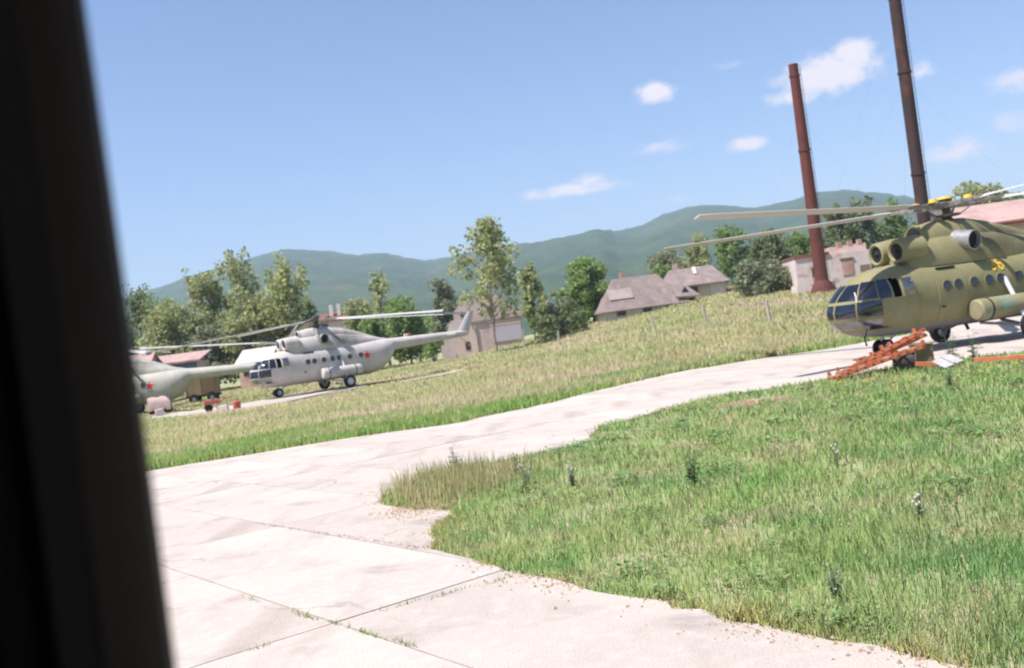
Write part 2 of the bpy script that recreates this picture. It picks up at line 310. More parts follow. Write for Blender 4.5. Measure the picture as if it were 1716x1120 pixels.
for i in range(-8, 9):
    for j in range(-16, 27):
        t0, t1 = -8.6+6*i+jg, -8.6+6*(i+1)-jg; n0, n1 = 4.03+2.08*j+jg, 4.03+2.08*(j+1)-jg
        P = TAXI
        for a, b, c in ((ta[0], ta[1], t1), (-ta[0], -ta[1], -t0), (tb[0], tb[1], n1), (-tb[0], -tb[1], -n0)):
            P = clip_half(P, a, b, c)
            if len(P) < 3: break
        if len(P) < 3: continue
        Q = [P[0]]
        for p in P[1:]:
            if math.hypot(p[0]-Q[-1][0], p[1]-Q[-1][1]) > .02: Q.append(p)
        ar = abs(sum(Q[k][0]*Q[(k+1) % len(Q)][1]-Q[(k+1) % len(Q)][0]*Q[k][1] for k in range(len(Q))))/2
        if len(Q) < 3 or ar < .08: continue
        cx, cy = sum(p[0] for p in Q)/len(Q), sum(p[1] for p in Q)/len(Q)
        if abs(cx) > 44 or cy > 62: continue
        g = G().prism([(p[0]-cx, p[1]-cy) for p in Q], -.14, 0)
        o = g.build('slab', m_conc, taxi, loc=(cx, cy, random.uniform(-.002, .002)))
        o.rotation_euler = (random.uniform(-.0006, .0006), random.uniform(-.0006, .0006), 0)
m_joint = mat('joint_filler', (.34, .28, .235), .95, (.2, .11, .075), 1.3, extra=[((.07, .055, .04), .8, .5, .62, .8, (1, 1, 1))])
G().add([(x, y, -.009) for x, y in TAXI], [tuple(range(len(TAXI)))]).build('joint_filler', m_joint, taxi, fix=False)
# concrete pads by the parked helicopters
def pad(poly, zt=.03):
    cx, cy = sum(p[0] for p in poly)/len(poly), sum(p[1] for p in poly)/len(poly)
    g = G(); n = len(poly); V = [(x-cx, y-cy, gzf(x, y)-.2) for x, y in poly]+[(x-cx, y-cy, gzf(x, y)+zt) for x, y in poly]
    g.add(V, [tuple(range(n))[::-1], tuple(range(n, 2*n))]+[(i, (i+1) % n, n+(i+1) % n, n+i) for i in range(n)])
    o = g.build('concrete_pad', m_conc, loc=(cx, cy, 0)); tag(o, kind='structure'); return o
PADS = [[(-23.4, 62.4), (-20.5, 58.6), (-18.1, 56.4), (-15.7, 58.4), (-14.0, 60.4), (-11.9, 64.6), (-10.5, 68.3), (-11, 72), (-15, 71), (-19, 65), (-22.5, 66)],
        [(-8.2, 68.6), (-6.1, 69.8), (-3.6, 74.1), (-2.6, 74.6), (-4.8, 68.6), (-7.4, 66.8)]]
for p in PADS: pad(p, .05)

# ------------------------------------------------------------------ helicopters
NOSE = 5.24; ZO = .12
ST = [(5.24, 1.50, 1.50, 0, 2.0), (5.2, 1.28, 1.70, .30, 2.0), (5.1, 1.10, 1.92, .56, 2.05), (4.95, .96, 2.10, .76, 2.1), (4.7, .81, 2.33, .97, 2.2), (4.4, .71, 2.55, 1.11, 2.3), (4.05, .64, 2.73, 1.2, 2.35),
      (3.6, .59, 2.86, 1.24, 2.4), (3.1, .57, 2.94, 1.25, 2.4), (2.4, .56, 2.97, 1.25, 2.4), (0, .56, 2.97, 1.25, 2.4), (-2.6, .56, 2.97, 1.25, 2.4), (-3.4, .58, 2.97, 1.24, 2.4), (-4.0, .68, 2.97, 1.21, 2.35), (-4.6, .92, 2.96, 1.12, 2.3), (-5.05, 1.22, 2.95, .98, 2.2),
      (-5.35, 1.55, 2.94, .82, 2.1), (-5.55, 1.86, 2.93, .66, 2), (-5.75, 2.02, 2.92, .55, 2), (-6.6, 2.08, 2.91, .47, 2), (-9.5, 2.24, 2.88, .34, 2), (-11.7, 2.36, 2.85, .24, 2), (-12.2, 2.4, 2.84, .19, 2)]
sX = np.array([math.sqrt(NOSE-s_[0]) for s_ in ST])
def _pchip(xs, ys):
    h = np.diff(xs); d = np.diff(ys)/h; mk = np.zeros(len(xs)); mk[0], mk[-1] = d[0], d[-1]
    for i in range(1, len(xs)-1):
        if d[i-1]*d[i] > 0:
            w1, w2 = 2*h[i]+h[i-1], h[i]+2*h[i-1]; mk[i] = (w1+w2)/(w1/d[i-1]+w2/d[i])
    def f(x):
        i = int(np.clip(np.searchsorted(xs, x)-1, 0, len(xs)-2)); t_ = (x-xs[i])/h[i]
        return ys[i]*(2*t_**3-3*t_**2+1)+h[i]*mk[i]*(t_**3-2*t_**2+t_)+ys[i+1]*(-2*t_**3+3*t_**2)+h[i]*mk[i+1]*(t_**3-t_**2)
    return f
_zb, _zt, _w, _n = [_pchip(sX, np.array([s_[k] for s_ in ST])) for k in (1, 2, 3, 4)]
def sec(x):
    s_ = math.sqrt(max(NOSE-x, 0)); zb, zt = _zb(s_)+ZO, _zt(s_)+ZO; return (zb+zt)/2, max((zt-zb)/2, 1e-4), max(_w(s_), 1e-4), _n(s_)
def spow(v, p): return math.copysign(abs(v)**p, v)
def fus(x, phi):
    zc, h, w, n = sec(x); return Vector((x, w*spow(math.cos(phi), 2/n), zc+h*spow(math.sin(phi), 2/n)))
def side_y(x, z):
    zc, h, w, n = sec(x); return w*max(0, 1-abs((z-zc)/h)**n)**(1/n)
def inside(x, y, z):
    if x >= NOSE: return False
    zc, h, w, n = sec(x); return abs(y/w)**n+abs((z-zc)/h)**n < 1
OX = 3.6
def nray(al, z, off=0.0):
    a = R(al); lo, hi = 0, 2.2
    for _ in range(26):
        md = (lo+hi)/2
        if inside(OX+md*math.cos(a), md*math.sin(a), z): lo = md
        else: hi = md
    return Vector((OX+(lo+off)*math.cos(a), (lo+off)*math.sin(a), z))
# cockpit panes: angle from the nose (port positive), height range
PANES = [(-34, -3, 2.06, 2.56), (2, 29, 2.06, 2.56), (33, 57, 2.05, 2.60), (61, 79, 2.02, 2.62), (-57, -38, 2.05, 2.6), (-79, -61, 2.02, 2.62),
         (-32, -3, 1.50, 1.93), (2, 28, 1.50, 1.93), (32, 62, 1.46, 1.95), (-62, -36, 1.46, 1.95)]
CHIN = [(-40, -4, 1.08, 1.36), (4, 32, 1.08, 1.36), (36, 60, 1.02, 1.34)]
OPEN = (3.42, 3.70, 2.0, 2.62)               # slid-open side window (x range, z range), port
def make_rows(al0, al1, z0, z1, off, n=7): return [[nray(al0+(al1-al0)*i/(n-1), z0+(z1-z0)*j/(n-1), off) for i in range(n)] for j in range(n)]
def helicopter(loc, heading, label, group, paint, belly, phase, cone, tilt, star=True, number=None, beacon=False, pilot_open=True, dampers=None, rscale=1.0):
    root = empty('helicopter', loc, heading, label, 'helicopter', group)
    pm, bmn, dk = paint, belly, mat('black_rubber', (.012, .012, .014), .75)
    metal = mat('bare_metal', (.5, .5, .52), .35, (.36, .35, .36), 6, metal=.6)
    gl = MATS['cockpit_glass']; pg = MATS['porthole_glass']
    # fuselage skin, with the glazing cut out of it
    xs = [NOSE-(.02+1.36*i/46)**2 for i in range(47)]; xs = [x for x in xs if x > 3.3]+list(np.linspace(3.28, -3.4, 60))+list(np.linspace(-3.5, -12.2, 60))
    NP = 88; rows = [[fus(x, 2*math.pi*k/NP) for k in range(NP)] for x in xs]
    V = [p for r in rows for p in r]; tip = len(V); V.append(Vector((NOSE, 0, 1.5+ZO))); end = len(V); V.append(Vector((-12.2, 0, (2.4+2.84)/2+ZO)))
    F1, F2 = [], []
    def cut(c):
        if c.x > 3.5:
            al = math.degrees(math.atan2(c.y, c.x-OX))
            for a0, a1, z0, z1 in PANES+CHIN:
                if a0 < al < a1 and z0 < c.z < z1: return True
        return c.y > .3 and OPEN[0] < c.x < OPEN[1] and OPEN[2] < c.z < OPEN[3]
    for i in range(len(xs)-1):
        for k in range(NP):
            f = (i*NP+k, i*NP+(k+1) % NP, (i+1)*NP+(k+1) % NP, (i+1)*NP+k); c = (V[f[0]]+V[f[1]]+V[f[2]]+V[f[3]])/4
            if not cut(c): F1.append(f)
    F1 += [(tip, (k+1) % NP, k) for k in range(NP)]+[(end, (len(xs)-1)*NP+k, (len(xs)-1)*NP+(k+1) % NP) for k in range(NP)]
    G().add(V, F1).build('fuselage', pm, root, True)
    for a0, a1, z0, z1 in PANES: G().shell(make_rows(a0-1, a1+1, z0-.012, z1+.012, .014), make_rows(a0-1, a1+1, z0-.012, z1+.012, .004)).build('cockpit_pane', gl, root, True)
    for a0, a1, z0, z1 in CHIN: G().shell(make_rows(a0-1, a1+1, z0-.01, z1+.01, .014), make_rows(a0-1, a1+1, z0-.01, z1+.01, .004)).build('chin_pane', MATS['chin_glass'], root, True)
    # thin frames round the panes
    def side_patch(x0, x1, z0, z1, off, th, sgn=1, n=9):
        mk = lambda o_: [[Vector((x0+(x1-x0)*i/(n-1), sgn*(side_y(x0+(x1-x0)*i/(n-1), z0+(z1-z0)*j/(n-1))+o_), z0+(z1-z0)*j/(n-1))) for i in range(n)] for j in range(n)]
        return G().shell(mk(off), mk(off-th))
    # slid-back blister window on the port side
    bl = empty('x', (0, 0, 0)); bpy.data.objects.remove(bl)
    fr = side_patch(2.86, 3.38, 1.97, 2.66, .045, .05)
    sw = fr.build('sliding_window', pm, root, True)
    nb = 8
    bub = [[Vector((2.91+.42*i/(nb-1), side_y(2.91+.42*i/(nb-1), 2.03+.57*j/(nb-1))+.05+.09*math.sin(math.pi*i/(nb-1))*math.sin(math.pi*j/(nb-1)), 2.03+.57*j/(nb-1))) for i in range(nb)] for j in range(nb)]
    G().grid(bub).build('pane', MATS['blister_glass'], sw, True)
    g = G().bar((3.75, side_y(3.75, 1.98)+.02, 1.965), (2.6, side_y(2.6, 1.98)+.02, 1.965), .05, .03).build('window_rail', pm, root)
    # sliding cabin door with portholes and a rail above
    dr = side_patch(.72, 1.92, .98, 2.66, .022, .05).build('cabin_door', pm, root, True)
    G().bar((1.72, side_y(1.72, 2.74)+.04, 2.75), (.95, side_y(.95, 2.74)+.04, 2.75), .06, .06).build('door_rail', dk, root)
    G().box((1.82, 1.29, 1.45), (.14, .05, .05)).build('handle', dk, dr)
    def porthole(x, z, sgn, off):
        zc, h, w, n = sec(x); y = side_y(x, z)+off
        nrm = Vector((0, sgn*(abs(y/w)**(n-1))*n/w, n/h*spow((z-zc)/h, n-1))).normalized()
        p = Vector((x, sgn*y, z))
        rim = G().lathe([(.215, -.03), (.22, .012), (.205, .02), (.188, .018), (.183, -.01)], p, nrm, 28).build('porthole', pm, root, True)
        G().lathe([(.185, -.005), (.175, .02), (.13, .042), (.065, .054), (.0, .057)], p, nrm, 24).build('pane', pg, rim, True)
    for sgn in (1, -1):
        for x in (1.55, 1.08, .37, -.28, -.78, -1.6, -2.45): porthole(x, 2.12, sgn, .024 if sgn == 1 and x > .9 else .002)
    # cockpit inside
    G().prism([(fus(2.85, 2*math.pi*k/40).y*.985, fus(2.85, 2*math.pi*k/40).z) for k in range(40)], 0, .03)
    blk = [fus(2.85, 2*math.pi*k/40) for k in range(40)]; cen = Vector((2.85, 0, 1.85))
    G().add([cen+(p-cen)*.985 for p in blk]+[cen+(p-cen)*.985-Vector((.03, 0, 0)) for p in blk], [tuple(range(40)), tuple(range(40, 80))[::-1]]+[(k, (k+1) % 40, 40+(k+1) % 40, 40+k) for k in range(40)]).build('bulkhead', mat('cockpit_inside', (.03, .035, .04), .9), root)
    G().box((3.7, 0, 1.05), (1.6, 1.9, .05)).build('cockpit_floor', MATS['cockpit_inside'], root)
    G().box((4.55, 0, 1.78), (.22, 1.25, .22)).box((4.4, 0, 1.45), (.25, .3, .6)).build('instrument_panel', MATS['cockpit_inside'], root, bevel=.02)
    for sy in (1, -1):
        G().box((3.55, .52*sy, 1.35), (.5, .5, .14)).box((3.3, .52*sy, 1.75), (.12, .48, .85)).box((3.55, .52*sy, 1.17), (.3, .3, .25)).build('cockpit_seat', mat('seat_cloth', (.05, .045, .04), .9), root, bevel=.03)
    # engine cowling
    def loftz(stn, zb, npt=40, nexp=2.3):
        rows_ = []
        for x, zt, w in stn:
            h = zt-zb; rows_.append([Vector((x, w*spow(math.cos(math.pi*k/npt), 2/nexp), zb+h*abs(math.sin(math.pi*k/npt))**(2/nexp))) for k in range(npt+1)])
        return rows_
    st1 = [(2.62, 2.9, .2), (2.6, 3.2, .6), (2.5, 3.5, .86), (2.25, 3.78, .98), (1.7, 3.9, 1.04), (.8, 3.96, 1.06), (-.2, 3.98, 1.06), (-1.2, 3.92, 1.02), (-2.2, 3.78, .95), (-3.2, 3.58, .82), (-4.0, 3.38, .66), (-4.7, 3.2, .46), (-5.2, 3.1, .25), (-5.5, 3.0, .05)]
    G().grid(loftz([(x, z, w*.88) for x, z, w in st1], 2.84)).build('engine_cowling', pm, root, True)
    st2 = [(1.52, 4.22, .5), (1.3, 4.33, .54), (.8, 4.42, .56), (.1, 4.45, .57), (-.6, 4.42, .56), (-1.5, 4.25, .5), (-2.6, 3.95, .42), (-3.6, 3.6, .3), (-4.4, 3.3, .14)]
    hump = G().grid(loftz(st2, 3.3)).build('gearbox_fairing', pm, root, True)
    G().lathe([(.43, .0), (.45, .05), (.42, .1), (.36, .08), (.3, -.2)], (1.52, 0, 3.9), (1, 0, .12), 26).build('intake_lip', pm, hump, True)
    G().lathe([(.37, 0), (.0, 0.001)], (1.58, 0, 3.9), (1, 0, .12), 24).build('intake_hole', dk, hump)
    for sy in (1, -1):
        it = G().lathe([(.47, -.7), (.46, -.3), (.43, 0), (.42, .18), (.395, .27), (.34, .3), (.285, .26), (.26, .1), (.25, -.2)], (2.55, .5*sy, 3.5), (1, .03*sy, -.03), 30).build('engine_intake', pm, root, True)
        G().lathe([(.285, 0), (0, .001)], (2.77, .5*sy, 3.5), (1, .03*sy, -.03), 24).build('intake_hole', dk, it)
        G().lathe([(.0, .08), (.06, .05), (.09, .0)], (2.77, .5*sy, 3.5), (1, 0, 0), 12).build('intake_cone', dk, it, True)
        ax = (-.12, sy*.95, -.16)
        ex = G().lathe([(.33, -.35), (.33, .2), (.34, .4), (.315, .405), (.3, .1), (.29, -.2)], (.12, .8*sy, 3.62), ax, 28).build('exhaust_pipe', metal, root, True)
        G().lathe([(.31, 0), (0, .001)], (.1, 1.02*sy, 3.58), ax, 20).build('exhaust_hole', dk, ex)
    # raised skin seams round the cabin
    for xs0 in (2.72, .62, -1.35, -2.75, -3.95):
        ph = [R(-80+4*k) for k in range(61)]
        g_ = G()
        V_ = []
        for p_ in ph:
            c0 = fus(xs0, p_); c1 = fus(xs0-.035, p_); nrm = Vector((0, c0.y, c0.z-sec(xs0)[0])).normalized()*.006; V_ += [c0+nrm, c1+nrm, c0-nrm, c1-nrm]
        F_ = []
        for k in range(len(ph)-1):
            b_ = 4*k; F_ += [(b_, b_+1, b_+5, b_+4), (b_+2, b_, b_+4, b_+6), (b_+1, b_+3, b_+7, b_+5)]
        g_.add(V_, F_).build('skin_seam', pm, root, fix=False)
    # external fuel tanks
    for sy in (1, -1):
        tk = G().lathe([(.0, -2.35), (.2, -2.3), (.33, -2.18), (.37, -2.0), (.37, .55), (.36, .68), (.3, .74), (0, .75)], (0, 1.5*sy, 1.18), (1, 0, 0), 28).build('fuel_tank', MATS.get('tank_'+paint.name, pm), root, True)
        for xx in (.3, -1.7): G().lathe([(.372, -.03), (.385, -.03), (.385, .03), (.372, .03)], (xx, 1.5*sy, 1.18), (1, 0, 0), 28).build('strap', dk, tk)
    # undercarriage
    tyre = dk; hubm = mat('wheel_hub', (.42, .44, .46), .6); strut = mat('strut_paint', (.55, .57, .6), .5)
    def wheel(x, y, r, w_):
        wh = G().lathe([(r*.55, -w_/2), (r*.85, -w_/2), (r, -w_*.28), (r, w_*.28), (r*.85, w_/2), (r*.55, w_/2)], (x, y, r), (0, 1, 0), 26).build('wheel', tyre, root, True)
        G().lathe([(0, -w_*.47), (r*.3, -w_*.5), (r*.56, -w_*.42), (r*.56, w_*.42), (r*.3, w_*.5), (0, w_*.47)], (x, y, r), (0, 1, 0), 20).build('hub', hubm, wh, True)
    for sy in (1, -1):
        wheel(-.95, 2.12*sy, .44, .27); wheel(3.42, .17*sy, .3, .16)
        G().tube([(-.95, 1.98*sy, .46), (-.95, 1.62*sy, 1.3), (-.95, 1.22*sy, 2.15)], [.06, .075, .085], 12).build('shock_strut', strut, root, True)
        G().tube([(-.95, 1.98*sy, .45), (-.9, .9*sy, .72)], .055, 10).tube([(-.95, 1.98*sy, .45), (.15, 1.0*sy, .72)], .05, 10).build('brace', pm, root, True)
    G().tube([(3.42, -.2, .3), (3.42, .2, .3)], .04, 8).tube([(3.42, 0, .3), (3.42, 0, .95)], .07, 10).tube([(3.3, .0, .42), (2.75, 0, .8)], .04, 8).build('nose_gear_leg', strut, root, True)
    # tail
    def fin_rows(sgn):
        rr = []
        for i in range(8):
            t_ = i/7; zc_ = 2.5+ZO+t_*1.75; le = -11.2-1.35*t_; te = -12.35-.75*t_; rr.append([Vector((le+(te-le)*j/8, sgn*(.17-.08*t_)*math.sin(math.pi*min(max(j/8, .03), .97))**.7, zc_)) for j in range(9)])
        return rr
    fin = G().shell(fin_rows(1), fin_rows(-1)).build('tail_fin', pm, root, True)
    for sy in (1, -1): G().shell([[Vector((-10.2-.75*j-.05*i, sy*(.2+.28*i), 2.66+ZO+.02)) for j in range(2)] for i in range(5)], [[Vector((-10.2-.75*j-.05*i, sy*(.2+.28*i), 2.6+ZO)) for j in range(2)] for i in range(5)]).build('stabilizer', pm, root)
    th = G().lathe([(.1, 0), (.12, .25), (.06, .34), (0, .35)], (-12.65, -.1, 4.2), (0, -1, 0), 14).build('tail_rotor', dk, root, True)
    for k in range(3):
        a = R(127+120*k); d_ = Vector((math.cos(a), 0, math.sin(a))); b0 = Vector((-12.65, -.38, 4.2))
        G().bar(b0+d_*.1, b0+d_*1.9, .02, .16, up=d_.cross(Vector((0, 1, 0)))).build('tail_blade', mat('rotor_grey', (.43, .42, .4), .6), th)
    G().tube([(-11.6, 0, 2.45), (-12.3, 0, 1.75)], .035, 8).tube([(-12.2, 0, 1.75), (-12.5, 0, 1.72)], .05, 8).build('tail_skid', pm, root)
    if beacon:
        bc = G().box((-6.9, 0, 3.12), (.28, .1, .24)).build('beacon_base', mat('white_paint', (.75, .75, .74), .5), root, bevel=.02)
        G().lathe([(.1, 0), (.11, .12), (.06, .2), (0, .22)], (-7.15, 0, 3.03), (0, 0, 1), 12).build('beacon_lamp', mat('red_paint', (.62, .03, .02), .5), bc, True)
    # aerials and probes
    for ap, ar in (([(4.7, .9, 1.1), (4.95, 1.0, .7)], .018), ([(4.15, .0, .8), (4.1, 0, .45)], .03), ([(1.9, .35, .75), (1.6, .35, .5), (1.2, .35, .75)], .025), ([(.2, .4, .75), (.1, .4, .52)], .06)): G().tube(ap, ar, 6).build('antenna', dk, root)
    wp = nray(31, 1.98, .03); G().tube([wp, nray(30, 2.14, .04), nray(27, 2.3, .05)], .016, 6).build('wiper', mat('white_paint', (.75, .75, .74), .5), root)
    # rotor
    HZ = 4.92
    rmat, grip = MATS['rotor_grey'], mat('hub_metal', (.05, .045, .04), .5, (.14, .12, .1), 9)
    mastg = G().lathe([(.3, 4.3), (.2, 4.42), (.14, 4.5), (.14, HZ-.12), (.34, HZ-.1), (.36, HZ+.08), (.25, HZ+.12), (.2, HZ+.24), (0, HZ+.26)], (0, 0, 0), (0, 0, 1), 20)
    mast = mastg.build('rotor_mast', grip, root, True)
    G().lathe([(.2, 0), (.42, .02), (.44, .1), (.2, .12)], (0, 0, 4.5), (0, 0, 1), 20).build('swashplate', grip, mast, True)
    G().lathe([(.0, .12), (.26, .1), (.29, .02), (.2, 0)], (0, 0, HZ+.2), (0, 0, 1), 18).build('hub_cap', dampers or grip, mast, True)
    for k in range(5):
        wa = phase+72*k; la = R(wa)-heading               # blade azimuth given in the world
        d_ = Vector((math.cos(la), math.sin(la), 0)); s_ = Vector((-math.sin(la), math.cos(la), 0))
        tipz = cone+tilt[0]*math.cos(R(wa))+tilt[1]*math.sin(R(wa))
        pt = lambda r: Vector((0, 0, HZ))+d_*r+Vector((0, 0, tipz*(max(r-.6, 0)/10.05)))
        arm = G().bar(pt(.2), pt(1.0), .26, .2).bar(pt(.95), pt(2.0), .16, .14).build('rotor_grip', mat('hub_grey', (.27, .25, .23), .5, (.12, .1, .09), 7), root, bevel=.02)
        G().lathe([(.0, .13), (.13, .11), (.16, .0), (.1, -.02)], pt(.95)+s_*.2+Vector((0, 0, .1)), (0, 0, 1), 14).build('damper', dampers or grip, arm, True)
        G().tube([pt(.8)-s_*.25-Vector((0, 0, .1)), Vector((0, 0, 4.56))+d_*.42-s_*.1], .025, 6).build('pitch_link', grip, arm)
        prof = [(.26, 0), (.2, .03), (.06, .042), (-.12, .028), (-.26, .004), (-.26, -.004), (-.12, -.012), (.06, -.022), (.2, -.018)]
        rws = []
        for r in (1.9, 2.35, 2.6, 5, 8, 10.6*rscale, 10.95*rscale):
            cs = .35 if r < 2 else (.75 if r < 2.5 else (.5 if r > 10.8*rscale else 1)); rws.append([pt(r)+s_*(c_*cs*1.08)+Vector((0, 0, h_*(1.3 if r < 2.5 else 1)+c_*.16)) for c_, h_ in prof])
        nb_ = len(prof); Vb = [p for r_ in rws for p in r_]
        Fb = [(i*nb_+j, i*nb_+(j+1) % nb_, (i+1)*nb_+(j+1) % nb_, (i+1)*nb_+j) for i in range(len(rws)-1) for j in range(nb_)]+[tuple(range(nb_))[::-1], tuple((len(rws)-1)*nb_+j for j in range(nb_))]
        G().add(Vb, Fb).build('rotor_blade', rmat, root)
    # markings
    def on_side(u, v, x0, z0, off, sgn=1):
        x = x0-u*sgn*1.0; z = z0+v
        # follow the curve of the skin by arc length
        zc, h, w, n = sec(x); best = z0; zz = z0; acc = 0; st_ = .02 if v >= 0 else -.02
        while abs(acc) < abs(v):
            y1, y2 = side_y(x, zz), side_y(x, zz+st_); acc += math.copysign(math.hypot(st_, y2-y1), st_); zz += st_
        return Vector((x, sgn*(side_y(x, zz)+off), zz))
    if star:
        for nm, rr, col, off in (('star_outline', .44, mat('star_white', (.7, .68, .66), .6), .008), ('red_star', .36, mat('red_paint', (.62, .03, .02), .5), .014)):
            pts = [(math.sin(R(36*k))*(rr if k % 2 == 0 else rr*.42), math.cos(R(36*k))*(rr if k % 2 == 0 else rr*.42)) for k in range(10)]
            V2 = [on_side(u, v, -2.95, 2.05, off) for u, v in pts]+[on_side(0, 0, -2.95, 2.05, off)]
            V3 = [p-Vector((0, .006, 0)) for p in V2]
            G().add(V2+V3, [(10, k, (k+1) % 10) for k in range(10)]+[(21, 11+(k+1) % 10, 11+k) for k in range(10)]+[(k, 11+k, 11+(k+1) % 10, (k+1) % 10) for k in range(10)]).build(nm, col, root)
    if number:
        cvd = bpy.data.curves.new('digits', 'FONT'); cvd.body = number; cvd.size = .62; cvd.fill_mode = 'FRONT'; cvd.offset = .012
        tmp = bpy.data.objects.new('tmp', cvd); C.objects.link(tmp); bpy.context.view_layer.update()
        me = bpy.data.meshes.new_from_object(tmp.evaluated_get(bpy.context.evaluated_depsgraph_get())); bpy.data.objects.remove(tmp)
        bm = bmesh.new(); bm.from_mesh(me); bmesh.ops.triangulate(bm, faces=bm.faces); bmesh.ops.subdivide_edges(bm, edges=bm.edges, cuts=1, use_grid_fill=True)
        for v_ in bm.verts: v_.co = on_side(v_.co.x, v_.co.y, -.5, 2.45, .02)
        bm.to_mesh(me); bm.free(); me.materials.append(mat('yellow_paint', (.62, .4, .04), .6)); o_ = bpy.data.objects.new('side_number', me); C.objects.link(o_); o_.parent = root
    return root

glm = glass('cockpit_glass', (.55, .6, .7), .10, (.012, .016, .03), .35); MATS['cockpit_glass'] = glm
MATS['porthole_glass'] = glass('porthole_glass', (.3, .3, .35), .12, (.02, .022, .035), .85)
MATS['blister_glass'] = glass('blister_glass', (.7, .7, .75), .22, (.12, .12, .13), .3)
MATS['chin_glass'] = glass('chin_glass', (.7, .7, .75), .2, (.16, .15, .15), .45)  # body colour paled to stand for the ground reflected in the chin panes
mat('rotor_grey', (.43, .42, .4), .6)
def two_tone(name, col, col2, belly, zsplit):
    M = mat(name, col, .62, col2, 1.3, bump=.08, bscale=5, spec=.25, extra=[(tuple(c*.62 for c in col), 2.4, .54, .72, .35, (1, 1, .3)), ((.09, .07, .05), 1.1, .66, .8, .4, (.6, 1, 1.6))])
    N, L = M.node_tree.nodes, M.node_tree.links; P = N['Principled BSDF']; src = P.inputs['Base Color'].links[0].from_socket
    t_ = N.new('ShaderNodeTexCoord'); s_ = N.new('ShaderNodeSeparateXYZ'); L.new(t_.outputs['Object'], s_.inputs[0])
    mr = N.new('ShaderNodeMapRange'); mr.inputs[1].default_value = zsplit-.03; mr.inputs[2].default_value = zsplit+.05; L.new(s_.outputs[2], mr.inputs[0])
    mx = N.new('ShaderNodeMix'); mx.data_type = 'RGBA'; mx.inputs[6].default_value = (*belly, 1); L.new(mr.outputs[0], mx.inputs[0]); L.new(src, mx.inputs[7]); L.new(mx.outputs[2], P.inputs['Base Color'])
    mp = N.new('ShaderNodeMapping'); mp.inputs['Location'].default_value = (1.55*.55, 0, -3.5*1.6); mp.inputs['Scale'].default_value = (.55, 0, 1.6); L.new(t_.outputs['Object'], mp.inputs[0])
    ln = N.new('ShaderNodeVectorMath'); ln.operation = 'LENGTH'; L.new(mp.outputs[0], ln.inputs[0]); ns = N.new('ShaderNodeTexNoise'); ns.inputs['Scale'].default_value = 2.2; L.new(t_.outputs['Object'], ns.inputs['Vector'])
    sm = N.new('ShaderNodeMath'); sm.operation = 'MULTIPLY_ADD'; sm.inputs[1].default_value = -1.1; L.new(ns.outputs[0], sm.inputs[0]); L.new(ln.outputs[1], sm.inputs[2]); mr2 = N.new('ShaderNodeMapRange'); mr2.inputs[1].default_value = .5; mr2.inputs[2].default_value = -.25; mr2.inputs[4].default_value = .6; L.new(sm.outputs[0], mr2.inputs[0])
    mx2 = N.new('ShaderNodeMix'); mx2.data_type = 'RGBA'; mx2.inputs[7].default_value = (.045, .04, .035, 1); L.new(mr2.outputs[0], mx2.inputs[0]); L.new(mx.outputs[2], mx2.inputs[6]); L.new(mx2.outputs[2], P.inputs['Base Color'])
    return M
olive = two_tone('olive_paint', (.25, .228, .118), (.2, .188, .095), (.23, .22, .21), .93)
grey = two_tone('light_grey_paint', (.53, .495, .465), (.45, .42, .395), (.44, .42, .41), .9)
greyg = two_tone('grey_green_paint', (.42, .41, .35), (.37, .36, .31), (.38, .38, .37), .9)
mat('tank_olive_paint', (.27, .25, .15), .6, (.2, .185, .1), 1.2, extra=[((.16, .3, .24), 1.7, .5, .6, .75, (1, .3, 1))])
yellow = mat('yellow_damper', (.66, .43, .05), .5)
right_heli = helicopter((15.75, 35.1, 0), math.pi+R(19), 'olive green helicopter with yellow rotor caps standing on the concrete taxiway', 'helicopters parked on the airfield', olive, None, 211, .2, (.0, .05), True, '38', dampers=yellow, rscale=1.06)
left_heli = helicopter((-13.45, 69.6, gzf(-13.4, 69.6)+.05), math.pi+R(35), 'light grey helicopter with red star on the grass beyond the taxiway', 'helicopters parked on the airfield', grey, None, 40, -.65, (.05, .1), True, None, beacon=True)
far_heli = helicopter((-29.6, 73.2, gzf(-28, 72)+.02), math.pi+R(3), 'grey-green helicopter half hidden behind the dark pillar at the left', 'helicopters parked on the airfield', greyg, None, 15, -.5, (.0, .1), True, None)

far_heli.rotation_euler = (0, R(-2.2), math.pi+R(3))
